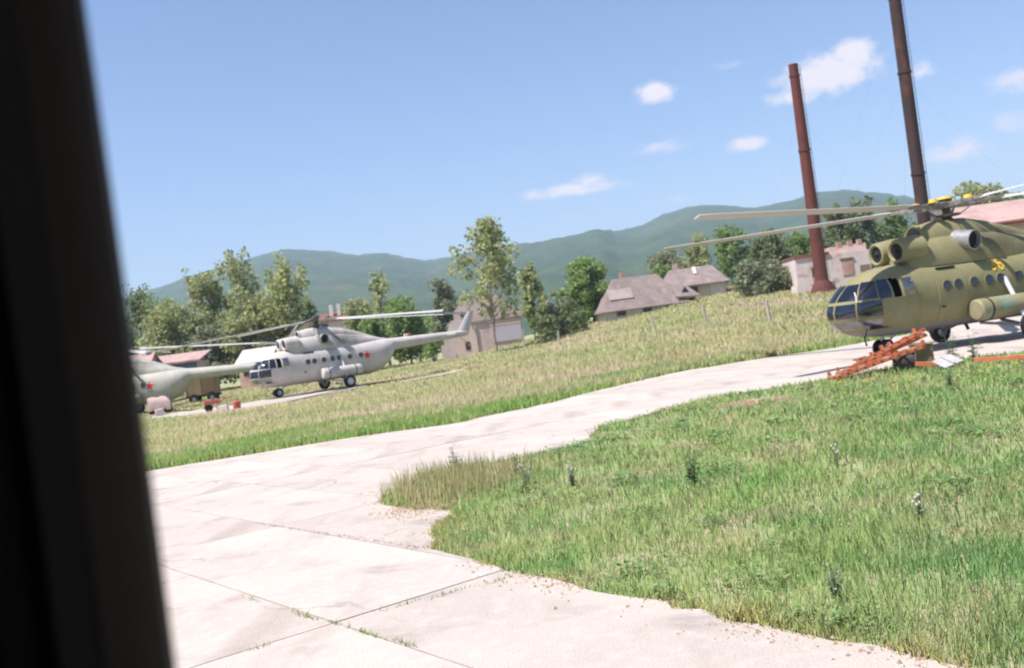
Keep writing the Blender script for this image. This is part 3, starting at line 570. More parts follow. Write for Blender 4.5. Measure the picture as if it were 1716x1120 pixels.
# ------------------------------------------------------------------ people in the olive helicopter
def person(name, loc, rz, label, pts, edges, radii, shirt, skin):
    root = empty(name, loc, rz, label, 'person')
    me = bpy.data.meshes.new('body'); me.from_pydata(pts, edges, []); me.update(); o_ = bpy.data.objects.new('body', me); C.objects.link(o_); o_.parent = root
    md = o_.modifiers.new('skin', 'SKIN'); me.skin_vertices
    for i, r_ in enumerate(radii): me.skin_vertices[0].data[i].radius = r_ if isinstance(r_, tuple) else (r_, r_)
    me.skin_vertices[0].data[0].use_root = True
    sb = o_.modifiers.new('sub', 'SUBSURF'); sb.levels = 1; sb.render_levels = 2
    M = bpy.data.materials.new('person_skin_and_shirt'); M.use_nodes = True; N, L = M.node_tree.nodes, M.node_tree.links; P = N['Principled BSDF']; P.inputs['Roughness'].default_value = .8
    t_ = N.new('ShaderNodeTexCoord'); s_ = N.new('ShaderNodeSeparateXYZ'); L.new(t_.outputs['Object'], s_.inputs[0]); cr_ = N.new('ShaderNodeMapRange'); cr_.inputs[1].default_value = .60; cr_.inputs[2].default_value = .62; L.new(s_.outputs[2], cr_.inputs[0])
    mx = N.new('ShaderNodeMix'); mx.data_type = 'RGBA'; mx.inputs[6].default_value = (*shirt, 1); mx.inputs[7].default_value = (*skin, 1); L.new(cr_.outputs[0], mx.inputs[0]); L.new(mx.outputs[2], P.inputs['Base Color'])
    me.materials.append(M)
    hair = G().lathe([(.0, .135), (.07, .12), (.105, .06), (.112, 0), (.1, -.05)], (-.02, 0, .8), (-.25, 0, 1), 16).build('hair', mat('dark_hair', (.03, .022, .016), .8), root, True)
    hs = mat('headset', (.02, .02, .02), .5)
    G().box((.0, .1, .77), (.07, .03, .09)).box((0, -.1, .77), (.07, .03, .09)).build('headset_cups', hs, root, bevel=.01)
    return root
# local +x forward, seat surface at z=0
PTS = [(0, 0, .08), (0, 0, .3), (0, 0, .5), (.0, 0, .6), (.02, 0, .7), (.02, 0, .8), (.06, 0, .74), (.22, .1, .08), (.45, .12, .06), (.5, .12, -.28), (.22, -.1, .08), (.45, -.12, .06), (.5, -.12, -.28),
       (0, .2, .5), (.1, .25, .28), (.34, .2, .3), (.42, .19, .31), (0, -.2, .5), (.1, -.25, .28), (.34, -.16, .32), (.42, -.15, .33)]
ED = [(0, 1), (1, 2), (2, 3), (3, 4), (4, 5), (4, 6), (0, 7), (7, 8), (8, 9), (0, 10), (10, 11), (11, 12), (2, 13), (13, 14), (14, 15), (15, 16), (2, 17), (17, 18), (18, 19), (19, 20)]
RD = [(.16, .13), (.16, .12), (.15, .1), .06, .085, .08, .05, .085, .07, .05, .085, .07, .05, .075, .05, .042, .045, .075, .05, .042, .045]
def seat_world(h, lx, ly, lz):
    c_, s_ = math.cos(h.rotation_euler.z), math.sin(h.rotation_euler.z); return (h.location.x+lx*c_-ly*s_, h.location.y+lx*s_+ly*c_, h.location.z+lz)
P2 = list(PTS); P2[14] = (.12, .42, .34); P2[15] = (.16, .62, .48); P2[16] = (.18, .66, .52)
person('person', seat_world(right_heli, 3.56, .52, 1.43), right_heli.rotation_euler.z, 'person in pale shirt sitting at the open cockpit window of the olive helicopter', P2, ED, RD, (.42, .34, .3), (.5, .3, .22))
P3 = [(x, y, z) for x, y, z in PTS]
person('person', seat_world(right_heli, 3.58, -.52, 1.43), right_heli.rotation_euler.z, 'person in the far cockpit seat of the olive helicopter', P3, ED, RD, (.2, .17, .16), (.48, .29, .21))

# ------------------------------------------------------------------ chimneys
rust = mat('rusty_red_steel', (.135, .036, .026), .8, (.09, .03, .025), 1.2, bump=.2, bscale=8, extra=[((.22, .09, .05), .8, .55, .7, .7, (1, 1, .12)), ((.06, .03, .028), .5, .52, .7, .6, (1, 1, .2))])
soot = mat('sooty_steel', (.055, .028, .025), .85, (.035, .022, .023), 1.0, bump=.2, bscale=8, extra=[((.13, .05, .03), 1.1, .56, .68, .7, (1, 1, .25))])
wire = mat('steel_wire', (.12, .12, .13), .6)
def chimney(loc, h, r0, r1, m_, label, rings, cone_base, guys):
    root = empty('chimney_stack', loc, 0, label, 'chimney')
    G().lathe([(r0, 0), (r1, h), (r1*.9, h), (r1*.88, h-.6), (.01, h-.6)], (0, 0, 0), (0, 0, 1), 28).build('shaft', m_, root, True)
    for z in rings:
        r_ = r0+(r1-r0)*z/h; G().lathe([(r_*.99, z-.09), (r_*1.13, z-.09), (r_*1.13, z+.09), (r_*.99, z+.09)], (0, 0, 0), (0, 0, 1), 28).build('flange', m_, root)
    if cone_base: G().lathe([(r0*1.9, -.9), (r0*1.85, -.55), (r0*1.05, .35), (r0*.9, .35)], (0, 0, 0), (0, 0, 1), 28).build('base_cone', m_, root, True)
    else: G().lathe([(r0*1.5, 0), (r0*1.5, .3), (r0*.9, .3)], (0, 0, 0), (0, 0, 1), 28).build('base_plate', m_, root)
    la_ = R(-60); lx, ly = math.cos(la_), math.sin(la_); lad = G()
    for s_ in (-1, 1): lad.tube([(lx*(r0+.16)-ly*.19*s_, ly*(r0+.16)+lx*.19*s_, .4), (lx*(r1+.16)-ly*.19*s_, ly*(r1+.16)+lx*.19*s_, h-.2)], .022, 5)
    for k_ in range(int(h/.45)):
        z_ = .5+.45*k_; rr_ = r0+(r1-r0)*z_/h+.16; lad.tube([(lx*rr_-ly*.19, ly*rr_+lx*.19, z_), (lx*rr_+ly*.19, ly*rr_-lx*.19, z_)], .015, 4)
    tag(lad.build('ladder', m_, root), kind='stuff')
    for a, zz, dist in guys:
        p = Vector((math.cos(R(a))*r0, math.sin(R(a))*r0, zz)); gx, gy = math.cos(R(a))*dist, math.sin(R(a))*dist
        q = Vector((gx, gy, gzf(loc[0]+gx, loc[1]+gy)-loc[2])); mid = (p+q)/2-Vector((0, 0, .5))
        G().tube([p, (p+mid)/2-Vector((0, 0, .1)), mid, (mid+q)/2-Vector((0, 0, .1)), q], .0035, 4).build('guy_wire', wire, root)
zc1 = gzf(28.4, 90)
chimney((28.4, 90, zc1+.85), 23.25-zc1-.85, .6, .42, rust, 'rust red steel chimney with a conical base beside the pale boiler house', [12.2, 19.0-.0, 18.98], True, [(200, 14.5, 9), (330, 14.5, 10), (75, 14.5, 9)])
zc2 = gzf(36.6, 86)
chimney((36.6, 86, zc2), 31, .56, .5, soot, 'tall soot-dark steel chimney rising out of the picture behind the olive helicopter', [20.35-zc2, 11.5-zc2, 5, 26.9-zc2], False, [(195, 17.5, 13), (330, 17.5, 14), (80, 17.5, 12), (205, 24.0, 15)])

# ------------------------------------------------------------------ buildings
m_plaster = mat('pale_plaster', (.56, .45, .42), .9, (.45, .34, .31), .8, bump=.3, bscale=6, extra=[((.36, .2, .15), .7, .56, .68, .7, (1, 1, 1))])
m_white = mat('whitewash', (.63, .555, .53), .9, (.53, .445, .41), .7, bump=.3, bscale=6, extra=[((.33, .2, .15), 1.1, .6, .72, .7, (1, 1, 1))])
m_brick = mat('old_brick', (.36, .19, .14), .9, (.46, .34, .29), .9, bump=.3, bscale=8)
m_slate = mat('grey_roof_sheet', (.24, .19, .175), .9, (.17, .135, .125), .9, bump=.4, bscale=4, stretch=(1, 1, 1), extra=[((.3, .25, .23), 1.4, .55, .7, .6, (1, 1, 1)), ((.16, .13, .12), 2.5, .6, .75, .5, (3, .4, 1))])
m_pale_roof = mat('pale_roof_sheet', (.52, .48, .45), .85, (.44, .4, .37), 1.0, bump=.3)
m_redroof = mat('dull_red_roof', (.22, .08, .06), .85, (.16, .07, .055), 1.2)
m_dark = mat('dark_opening', (.02, .02, .025), .8)
m_pane = mat('window_pane', (.03, .035, .045), .15, spec=.6)
m_wood = mat('weathered_wood', (.24, .19, .14), .9, (.17, .13, .10), 2, stretch=(1, 1, 6))
m_bluepanel = mat('pale_blue_paint', (.4, .4, .5), .85, (.46, .38, .38), .7)
m_peach = mat('peach_plaster', (.6, .47, .4), .9, (.52, .4, .34), 1.0)
m_bluedoor = mat('blue_grey_boards', (.09, .11, .17), .8, (.13, .15, .22), 1.5, stretch=(6, 6, 1))
def bld(name, x, y, z, rz, label, cat='building', group=None): return empty(name, (x, y, z), rz, label, cat, group)
def win(root, x, y, z, w, h, d=.06, mm=None, sill=True):
    """window in a wall facing local -y"""
    f = G().box((x-w/2-.05, y, z), (.1, d, h+.2)).box((x+w/2+.05, y, z), (.1, d, h+.2)).box((x, y, z+h/2+.05), (w, d, .1)).box((x, y, z-h/2-.05), (w, d, .1)).box((x, y+.004, z), (.05, d*.7, h)).build('window', m_wood, root)
    G().box((x, y+.03, z), (w, .02, h)).build('pane', mm or m_pane, f)
    if sill: G().box((x, y-.06, z-h/2-.13), (w+.25, .18, .06)).build('sill', m_white, f)
def gable(root, L_, D_, ze, zr, over=.35, m_=None, name='roof', hip=0, th=.1):
    """ridge along local x"""
    l, d = L_/2+over, D_/2+over; s_ = (zr-ze)/(D_/2); z0 = ze-over*s_
    A, B, C_, D2 = (-l, -d, z0), (l, -d, z0), (l, d, z0), (-l, d, z0); E, F_ = (-l+hip, 0, zr), (l-hip, 0, zr)
    up = [A, B, C_, D2, E, F_]; lo = [(x, y, z-th) for x, y, z in up]
    F0 = [(0, 1, 5, 4), (2, 3, 4, 5), (1, 2, 5), (3, 0, 4)] if hip else [(0, 1, 5, 4), (2, 3, 4, 5)]
    if hip: fs = F0+[tuple(6+k for k in f[::-1]) for f in F0]+[(0, 6, 7, 1), (1, 7, 8, 2), (2, 8, 9, 3), (3, 9, 6, 0)]
    else: fs = F0+[tuple(6+k for k in f[::-1]) for f in F0]+[(0, 6, 7, 1), (2, 8, 9, 3), (1, 7, 11, 5), (5, 11, 8, 2), (3, 9, 10, 4), (4, 10, 6, 0)]
    r_ = G().add(up+lo, fs).build(name, m_ or m_slate, root)
    return r_
def walls(root, L_, D_, h, m_, peak=None, name='wall', base=-1.2):
    l, d = L_/2, D_/2
    V = [(-l, -d, base), (l, -d, base), (l, d, base), (-l, d, base), (-l, -d, h), (l, -d, h), (l, d, h), (-l, d, h)]
    F_ = [(0, 1, 5, 4), (2, 3, 7, 6)]
    if peak: V += [(-l, 0, peak), (l, 0, peak)]; F_ += [(1, 2, 6, 9, 5), (3, 0, 4, 8, 7)]
    else: F_ += [(1, 2, 6, 5), (3, 0, 4, 7), (4, 5, 6, 7)]
    return G().add(V, F_).build(name, m_, root)

# house with the big grey hipped roof (centre right)
zA = 2.9
b = bld('house', 13.9, 107.5, zA, R(6), 'low house with a large sagging grey hipped roof left of the cream house', 'house')
walls(b, 8.6, 6.2, .95, m_white); gable(b, 8.6, 6.2, .95, 3.95, .45, m_slate, hip=2.3)
for x in (-2.6, .2, 2.7): win(b, x, -3.13, .35, .8, .7)
G().box((4.5, -1.6, .35), (2.0, 3.0, 1.9)).build('porch', m_white, b)
pr = G().add([(3.4, -3.5, 1.15), (6.0, -3.5, 1.0), (6.0, .2, 1.0), (3.4, .2, 1.15), (3.3, -1.6, 2.35), (5.1, -1.6, 2.25)], [(0, 1, 5, 4), (2, 3, 4, 5), (1, 2, 5), (3, 0, 4), (3, 2, 1, 0)]).build('porch_roof', m_slate, b)
G().add([(4.2, -2.9, 1.5), (5.0, -2.9, 1.45), (4.6, -2.75, 2.15), (4.2, -2.4, 1.5), (5.0, -2.4, 1.45)], [(0, 1, 2), (0, 2, 3), (1, 4, 2)]).build('dormer', m_dark, pr)
G().box((5.0, -3.12, .15), (.9, .06, 1.4)).build('door', m_dark, b)
G().box((-1.2, .3, 4.05), (.55, .55, 1.0)).build('chimney', m_brick, b)
G().box((-2.2, -1.9, 2.2), (2.6, .1, 1.6), Matrix.Rotation(R(-47), 3, 'X')).build('pale_roof_patch', mat('paler_roof_sheet', (.33, .28, .25), .9, (.25, .2, .18), 1.2), b)  # paler copy of the roof sheet over the left part
# cream house behind it
b = bld('house', 21.0, 113, 3.1, R(-5), 'cream house with grey roof between the large roof and the grey-green bushes', 'house')
walls(b, 6.6, 6.5, 2.35, m_peach); gable(b, 6.6, 6.5, 2.35, 4.15, .5, m_slate, hip=1.4)
win(b, -.2, -3.28, 1.35, .75, .9); win(b, -2.3, -3.28, 1.35, .75, .9)
G().box((2.35, -3.3, 1.0), (1.5, .12, 2.6)).build('white_corner', m_white, b)
G().box((.35, -1.0, 3.7), (.4, .16, 1.6), Matrix.Rotation(R(-60), 3, 'X')).build('ridge_strip', m_pale_roof, b)
G().box((-1.6, .4, 4.3), (.6, .6, 1.0)).build('chimney', m_brick, b)
# boiler house
b = bld('boiler_house', 31.3, 97.5, 2.95, R(-4), 'whitewashed boiler house with red brick parapet behind the rust red chimney', 'building')
walls(b, 7.0, 6.0, 3.0, m_white); 
G().box((-1.9, 0, 3.14), (3.3, 6.3, .28)).build('parapet', m_redroof, b)
G().box((1.75, .3, 3.25), (3.4, 5.2, .9)).build('upper_block', mat('pink_brick', (.5, .34, .3), .9, (.58, .46, .42), .9, bump=.3, bscale=7), b)
for x in (1.0, 2.0, 2.9): G().box((x, -2.1, 3.9), (.4, .5, .4)).build('roof_vent', m_brick, b)
bw = G().box((1.3, -3.02, 1.6), (1.05, .1, 1.5)).build('bricked_window', m_brick, b); G().box((1.3, -3.06, 2.42), (1.3, .16, .12)).build('lintel', m_wood, bw)
win(b, -1.6, -3.03, 1.5, .8, .9); G().box((2.9, -3.02, .6), (.9, .08, 2.0)).build('door', m_wood, b)
G().box((-2.9, -6.3, .05), (3.4, 2.6, .7)).build('chimney_plinth', m_white, b)
# long building at the right
b = bld('brick_building', 46.5, 86, 3.0, R(-3), 'pink brick building with a rusty roof edge behind the olive helicopter', 'building')
walls(b, 16, 8, 3.4, mat('pink_brick', (.45, .28, .23)), peak=5.2); gable(b, 16, 8, 3.4, 5.2, .5, mat('pinkish_roof_sheet', (.42, .3, .27), .9, (.33, .22, .2), .7))
G().tube([(-6.6, -4.6, 3.15), (8.2, -4.6, 3.15)], .16, 10).build('gutter', m_redroof, b)
for x in (-5.5, -2, 1.5, 5): win(b, x, -4.04, 1.8, 1.1, 1.3)
G().lathe([(.35, 0), (.38, .2), (.2, .5), (0, .52)], (1.5, -1.8, 4.3), (0, -.4, 1), 14).build('roof_vent', m_brick, b)
# ruin behind the single birch
b = bld('ruined_building', -3.2, 114, .9, R(3), 'ruined pale brick building with broken walls behind the single tall birch', 'building')
def ragged(x0, x1, y, z0, tops, th, m_, name, root):
    g_ = G(); n = len(tops)-1; xs_ = [x0+(x1-x0)*i/n for i in range(n+1)]
    V = []; 
    for yy in (y, y+th): V += [(x, yy, z0) for x in xs_]+[(x, yy, t_) for x, t_ in zip(xs_, tops)]
    k = n+1; F_ = []
    for i in range(n):
        F_ += [(i, i+1, k+i+1, k+i), (2*k+i+1, 2*k+i, 3*k+i, 3*k+i+1), (k+i, k+i+1, 3*k+i+1, 3*k+i)]
    F_ += [(0, k, 3*k, 2*k), (n, 2*k+n, 3*k+n, k+n)]
    return g_.add(V, F_).build(name, m_, root)
ragged(-1.2, 4.3, -3, -1, [3.6, 3.5, 4.2, 4.5, 4.3, 4.45, 4.4], .4, m_plaster, 'front_wall', b)
ragged(-3.2, 1.6, 2, -1, [4.9, 5.6, 6.4, 6.2, 6.9, 6.1, 6.6, 5.2], .5, mat('pink_brick', (.45, .28, .23)), 'back_wall', b)
ragged(1.2, 4.0, 2.3, -1, [6.2, 6.4, 5.9, 5.3, 4.9], .5, m_plaster, 'back_wall', b)
ragged(-5.0, -1.3, -1.6, -1, [2.6, 2.5, 3.9, 4.0, 3.8, 3.6], .4, m_white, 'side_wall', b)
ragged(-3.4, -.9, -3.2, -1, [1.6, 2.4, 2.2, 2.9, 3.1], .35, m_peach, 'low_wall', b)
G().box((1.55, -3.06, 3.35), (5.6, .2, .3)).build('cornice', m_slate, b)
G().box((2.45, -3.05, 1.75), (3.4, .1, 1.7)).build('blue_panel', m_bluepanel, b)
G().box((2.45, -3.04, 2.95), (3.5, .09, .5)).build('peach_band', m_peach, b)
for x in (1.1, 2.3, -2.2): G().box((x, 1.98 if x < 0 else -3.03, 4.6 if x < 0 else 3.95), (.35, .1, .5)).build('window_hole', m_dark, b)
G().box((-2.0, -3.22, .9), (.5, .08, .9)).build('window_hole', m_dark, b)
# buildings at the far left
b = bld('shed', -35.2, 103, 1.8, R(2), 'long low shed with dark blue boarded front below the tall left trees', 'shed')
walls(b, 6.4, 4, 2.2, m_plaster); G().add([(-3.5, -2.5, 2.2), (3.5, -2.5, 2.2), (3.5, 2.3, 3.1), (-3.5, 2.3, 3.1), (-3.5, -2.5, 2.35), (3.5, -2.5, 2.35), (3.5, 2.3, 3.25), (-3.5, 2.3, 3.25)], [(0, 1, 2, 3), (4, 5, 6, 7), (0, 1, 5, 4), (1, 2, 6, 5), (2, 3, 7, 6), (3, 0, 4, 7)]).build('roof', mat('pinkish_roof_sheet', (.42, .3, .27)), b)
for k in range(8): G().box((-2.8+.78*k, -2.04, 1.45), (.7, .06, 1.25)).build('board', m_bluedoor, b)
b = bld('house', -38.5, 100.5, 1.6, R(4), 'small pink house with a chimney beside the dark pillar', 'house')
walls(b, 4.4, 4.6, 2.6, mat('pink_plaster', (.55, .40, .36), .9, (.48, .34, .3), .9), peak=3.8); gable(b, 4.4, 4.6, 2.6, 3.8, .3, mat('pinkish_roof_sheet', (.42, .3, .27)))
win(b, .6, -2.33, 1.75, .5, .9); G().box((1.5, -.2, 3.9), (.5, .5, 1.3)).build('chimney', m_white, b)
b = bld('house', -26.4, 104.5, 1.3, R(-12), 'small brick house with a white roof above the light grey helicopter nose', 'house')
walls(b, 3.4, 4, 2.0, m_brick, peak=3.2); gable(b, 3.4, 4, 2.0, 3.2, .3, m_pale_roof); G().box((-.9, -2.02, 1.2), (.6, .08, 1.4)).build('door', m_dark, b); win(b, .6, -2.04, 1.3, .6, .6)
b = bld('house', -29.8, 172, 4.6, R(0), 'distant house with two white chimneys in front of the hills', 'house')
walls(b, 5, 5, 4.3, m_plaster, peak=5.6); gable(b, 5, 5, 4.3, 5.6, .3, m_redroof)
for x in (-.4, .9): G().box((x, -1.2, 5.9), (.62, .6, 2.0)).build('chimney', m_white, b)
win(b, -1.5, -2.54, 3.2, .8, .9)

# ------------------------------------------------------------------ fence posts
m_post = mat('concrete_post', (.48, .44, .41), .9, (.36, .33, .3), 3)
def post(x, y, h, lean, rz, label, w=.17):
    g_ = G().box((0, 0, h/2-.2), (w, w, h+.4), taper=.75)
    o_ = g_.build('fence_post', m_post, bevel=.015, loc=(x, y, gzf(x, y))); o_.rotation_euler = (R(2), R(lean), rz); tag(o_, label, 'fence post', 'old concrete fence posts on the meadow')
post(3.7, 80, 1.35, -1, .2, 'short concrete fence post below the dark shrubs left of the roofed house')
post(10.7, 75, 1.35, -5, .1, 'leaning concrete fence post in front of the large sagging grey roof')
post(14.1, 72, 1.6, -7, .3, 'leaning concrete fence post in front of the cream house')
post(17.1, 66, 1.6, -6, .5, 'leaning concrete fence post nearest the olive helicopter nose')
post(18.7, 80, 1.1, 10, .2, 'small tilted fence post by the grey-green bushes', .13)
post(.95, 91, 1.9, 3, .2, 'dark thin post at the right end of the ruined building', .13)

# ------------------------------------------------------------------ orange lattice stack and debris
m_or = mat('orange_paint', (.5, .15, .06), .75, (.4, .11, .05), 3, extra=[((.36, .2, .13), 4, .55, .7, .7, (1, 1, 1))])
m_or2 = mat('pale_orange_paint', (.55, .34, .25), .8, (.46, .24, .15), 3)
def lattice(loc, rz, pitch, rollx, L_, W_, n, label, mm=m_or):
    root = empty('lattice_frame', loc, 0, label, 'lattice frame', 'orange lattice frames leaning in a stack')
    root.rotation_euler = (rollx, -pitch, rz)
    for y in (-W_/2, 0, W_/2): G().box((L_/2, y, .04), (L_, .05, .08)).build('rail', mm, root, bevel=.006)
    for k in range(n):
        x = .08+(L_-.16)*k/(n-1); G().box((x, 0, .1+.004*(k % 3)), (.07, W_+.1, .04)).build('slat', mm if k % 3 else m_or2, root)
        if k % 2 == 0: G().box((x+.04, W_/2*(-1 if k % 4 else 1), .17), (.1, .03, .12)).build('lug', mm, root)
    return root
lattice((8.55, 27.35, .02), R(8), R(11), R(-6), 2.75, .62, 11, 'lowest orange lattice frame, its foot in the grass edge')
lattice((8.95, 27.75, .10), R(11), R(15), R(-10), 2.7, .6, 10, 'middle orange lattice frame lying on the lowest one', m_or)
lattice((9.6, 27.95, .28), R(6), R(19), R(-14), 2.0, .66, 8, 'topmost steep orange lattice frame under the helicopter nose', m_or)
G().box((11.55, 28.5, .3), (.5, .45, .6)).box((11.55, 28.5, .61), (.56, .5, .04)).build('crate', mat('khaki_crate', (.28, .22, .12), .85, (.2, .15, .08), 4), bevel=.015)
tag(bpy.data.objects['crate'], 'khaki wooden crate propping up the orange lattice frames', 'crate')
g = G().lathe([(0, 0), (.24, 0), (.25, .02), (.24, .28), (.25, .3), (.24, .55), (.25, .58), (.23, .6), (0, .6)], (0, 0, .24), (0, 1, .0), 20)
o = g.build('drum', mat('dark_drum', (.045, .04, .045), .6, (.09, .07, .06), 5), smooth=True, loc=(11.05, 27.75, .0)); o.rotation_euler = (0, 0, R(70)); tag(o, 'dark drum lying under the raised end of the lattice frames', 'drum')
def plank(name, a, b_, w, h, m_, label, cat):
    g_ = G().bar((0, 0, 0), Vector(b_)-Vector(a), w, h); o_ = g_.build(name, m_, bevel=.008, loc=a); tag(o_, label, cat); return o_
plank('orange_beam', (10.85, 27.3, .17), (11.5, 27.05, .1), .12, .12, m_or, 'short orange beam between the lattice frames and the white board', 'beam')
o = G().box((0, 0, 0), (.62, .5, .035)).box((0, 0, .04), (.06, .5, .05)).build('white_board', mat('white_board', (.4, .4, .42), .8, (.33, .31, .3), 3), bevel=.006, loc=(11.55, 26.85, .17)); o.rotation_euler = (R(22), R(-12), R(15)); tag(o, 'pale grey board lying tilted at the end of the short orange beam', 'board')
plank('orange_beam', (12.1, 26.5, .14), (13.25, 25.3, .12), .1, .11, m_or, 'long orange beam lying in the grass near the right edge', 'beam')

# ------------------------------------------------------------------ things by the far-left helicopter
zt = gzf(-25.2, 80)
b = empty('box_trailer', (-25.2, 80, zt), R(10), 'khaki box trailer parked behind the far-left helicopter tail boom', 'trailer')
b.scale = (1.2, 1.2, 1.2)
m_kh = mat('khaki_paint', (.30, .22, .12), .8, (.22, .16, .09), 1.2)
G().box((0, 0, 1.2), (2.1, 1.5, 1.35)).build('body', m_kh, b, bevel=.05)
G().box((0, 0, 1.93), (2.2, 1.6, .1)).build('roof', mat('khaki_light', (.36, .28, .17), .8), b, bevel=.03)
G().box((0, 0, .46), (2.3, .7, .12)).bar((-1.1, 0, .45), (-2.1, 0, .35), .1, .1).build('chassis', m_dark, b)
for x, y in ((-.55, -.7), (.6, -.7), (-.55, .7), (.6, .7)):
    w_ = G().lathe([(.12, -.1), (.3, -.1), (.33, -.05), (.33, .05), (.3, .1), (.12, .1)], (x, y, .33), (0, 1, 0), 18).build('wheel', MATS['black_rubber'], b, True); G().lathe([(0, -.08), (.13, -.08), (.13, .08), (0, .08)], (x, y, .33), (0, 1, 0), 12).build('hub', MATS['wheel_hub'], w_)
for x in (-.98, 0, .98): G().box((x, -.76, 1.2), (.05, .03, 1.3)).build('rib', mat('khaki_dark', (.17, .12, .07), .8), b)
G().box((.5, -.765, 1.25), (.7, .03, 1.1)).build('door', mat('khaki_dark', (.17, .12, .07)), b)
zt = gzf(-24.3, 67.5)
b = empty('tarpaulin_cart', (-24.3, 67.5, zt), R(12), 'small cart under a pinkish tarpaulin beside the far-left helicopter', 'cart')
m_tarp = mat('pink_tarpaulin', (.48, .36, .34), .85, (.4, .29, .27), 2)
rows = []
for i in range(13):
    a = math.pi*i/12; r_ = []
    for j in range(9): r_.append((-.75+1.5*j/8, .42*math.cos(a)*(1+.05*math.sin(j*2.1+i)), .62+.55*math.sin(a)+.04*math.sin(j*1.7+i*.9)-(.35 if i in (0, 12) else 0)))
    rows.append(r_)
G().grid(rows).build('tarpaulin', m_tarp, b, True); G().box((0, 0, .55), (1.4, .7, .5)).build('tray', m_kh, b)
for x, y in ((-.5, -.36), (.5, -.36), (-.5, .36), (.5, .36)): G().lathe([(0, -.05), (.22, -.05), (.24, 0), (.22, .05), (0, .05)], (x, y, .24), (0, 1, 0), 16).build('wheel', MATS['black_rubber'], b, True)
zt = gzf(-18.5, 60)+.05
b = empty('hand_cart', (-18.5, 60, zt), R(20), 'low red hand cart with a dark wheel left of the light grey helicopter', 'cart')
m_red = mat('faded_red', (.48, .12, .09), .8, (.4, .16, .13), 3)
G().box((0, 0, .5), (.9, .55, .12)).box((0, -.26, .62), (.9, .04, .18)).box((0, .26, .62), (.9, .04, .18)).build('tray', m_red, b, bevel=.02)
G().bar((.4, .2, .52), (1.1, .2, .75), .05, .05).bar((.4, -.2, .52), (1.1, -.2, .75), .05, .05).build('handle', m_red, b)
G().bar((.3, .2, .5), (.3, .2, 0), .05, .05).bar((.3, -.2, .5), (.3, -.2, 0), .05, .05).build('leg', m_red, b)
G().lathe([(0, -.07), (.22, -.07), (.25, 0), (.22, .07), (0, .07)], (-.2, 0, .25), (0, 1, 0), 18).build('wheel', MATS['black_rubber'], b, True)
o = G().lathe([(0, 0), (.2, 0), (.22, .03), (.22, .42), (.18, .46), (.06, .48), (.06, .54), (0, .54)], (0, 0, 0), (0, 0, 1), 20).build('fuel_can', mat('bright_red', (.42, .09, .06), .6), smooth=True, loc=(-16.8, 59.3, gzf(-16.8, 59.3)+.05)); tag(o, 'small bright red can on the pad left of the helicopter nose wheel', 'can')
o = G().box((0, 0, .16), (.55, .4, .32)).box((0, 0, .34), (.45, .3, .04)).build('concrete_block', m_white, bevel=.02, loc=(-17.3, 58.2, gzf(-17.3, 58.2)+.05)); tag(o, 'white block in front of the low red hand cart', 'block')
o = G().box((0, 0, .2), (.5, .4, .4)).box((.1, 0, .42), (.3, .36, .05)).build('concrete_block', m_white, bevel=.02, loc=(-23.0, 63.6, gzf(-23.0, 63.6)+.05)); o.rotation_euler = (0, 0, .4); tag(o, 'pale block at the left end of the far pad beside the pillar', 'block')

# ------------------------------------------------------------------ trees
def leafmat(name, c1, c2, isl=.3): return mat(name, c1, .75, c2, .35, spec=.2, transl=.5, island=isl)
LEAF = {'olive': leafmat('leaf_olive', (.4, .43, .21), (.33, .36, .17)), 'green': leafmat('leaf_green', (.24, .33, .12), (.19, .27, .095)), 'dark': leafmat('leaf_dark', (.19, .235, .11), (.23, .27, .13)),
        'bright': leafmat('leaf_bright', (.28, .38, .13), (.2, .3, .1)), 'greygreen': leafmat('leaf_grey_green', (.3, .32, .2), (.24, .26, .16)), 'yellowgreen': leafmat('leaf_yellow_green', (.42, .44, .2), (.34, .37, .16))}
m_bark = mat('brown_bark', (.12, .09, .07), .9, (.07, .055, .045), 3, bump=.4); m_birch = mat('birch_bark', (.34, .26, .22), .85, (.2, .14, .12), 2, bump=.2, extra=[((.05, .04, .035), 5, .58, .66, .9, (.4, .4, 3))])
def leaves(cen, rx, rz, n, size, seed, droop=0):
    rg_ = np.random.default_rng(seed); d_ = rg_.normal(size=(n, 3)); d_ /= np.linalg.norm(d_, axis=1)[:, None]; r_ = rg_.random(n)**.45
    p = d_*r_[:, None]*np.array([rx, rx, rz])
    if droop: p[:, 2] -= droop*(p[:, 0]**2+p[:, 1]**2)/max(rx, .1)
    return p+np.array(cen)
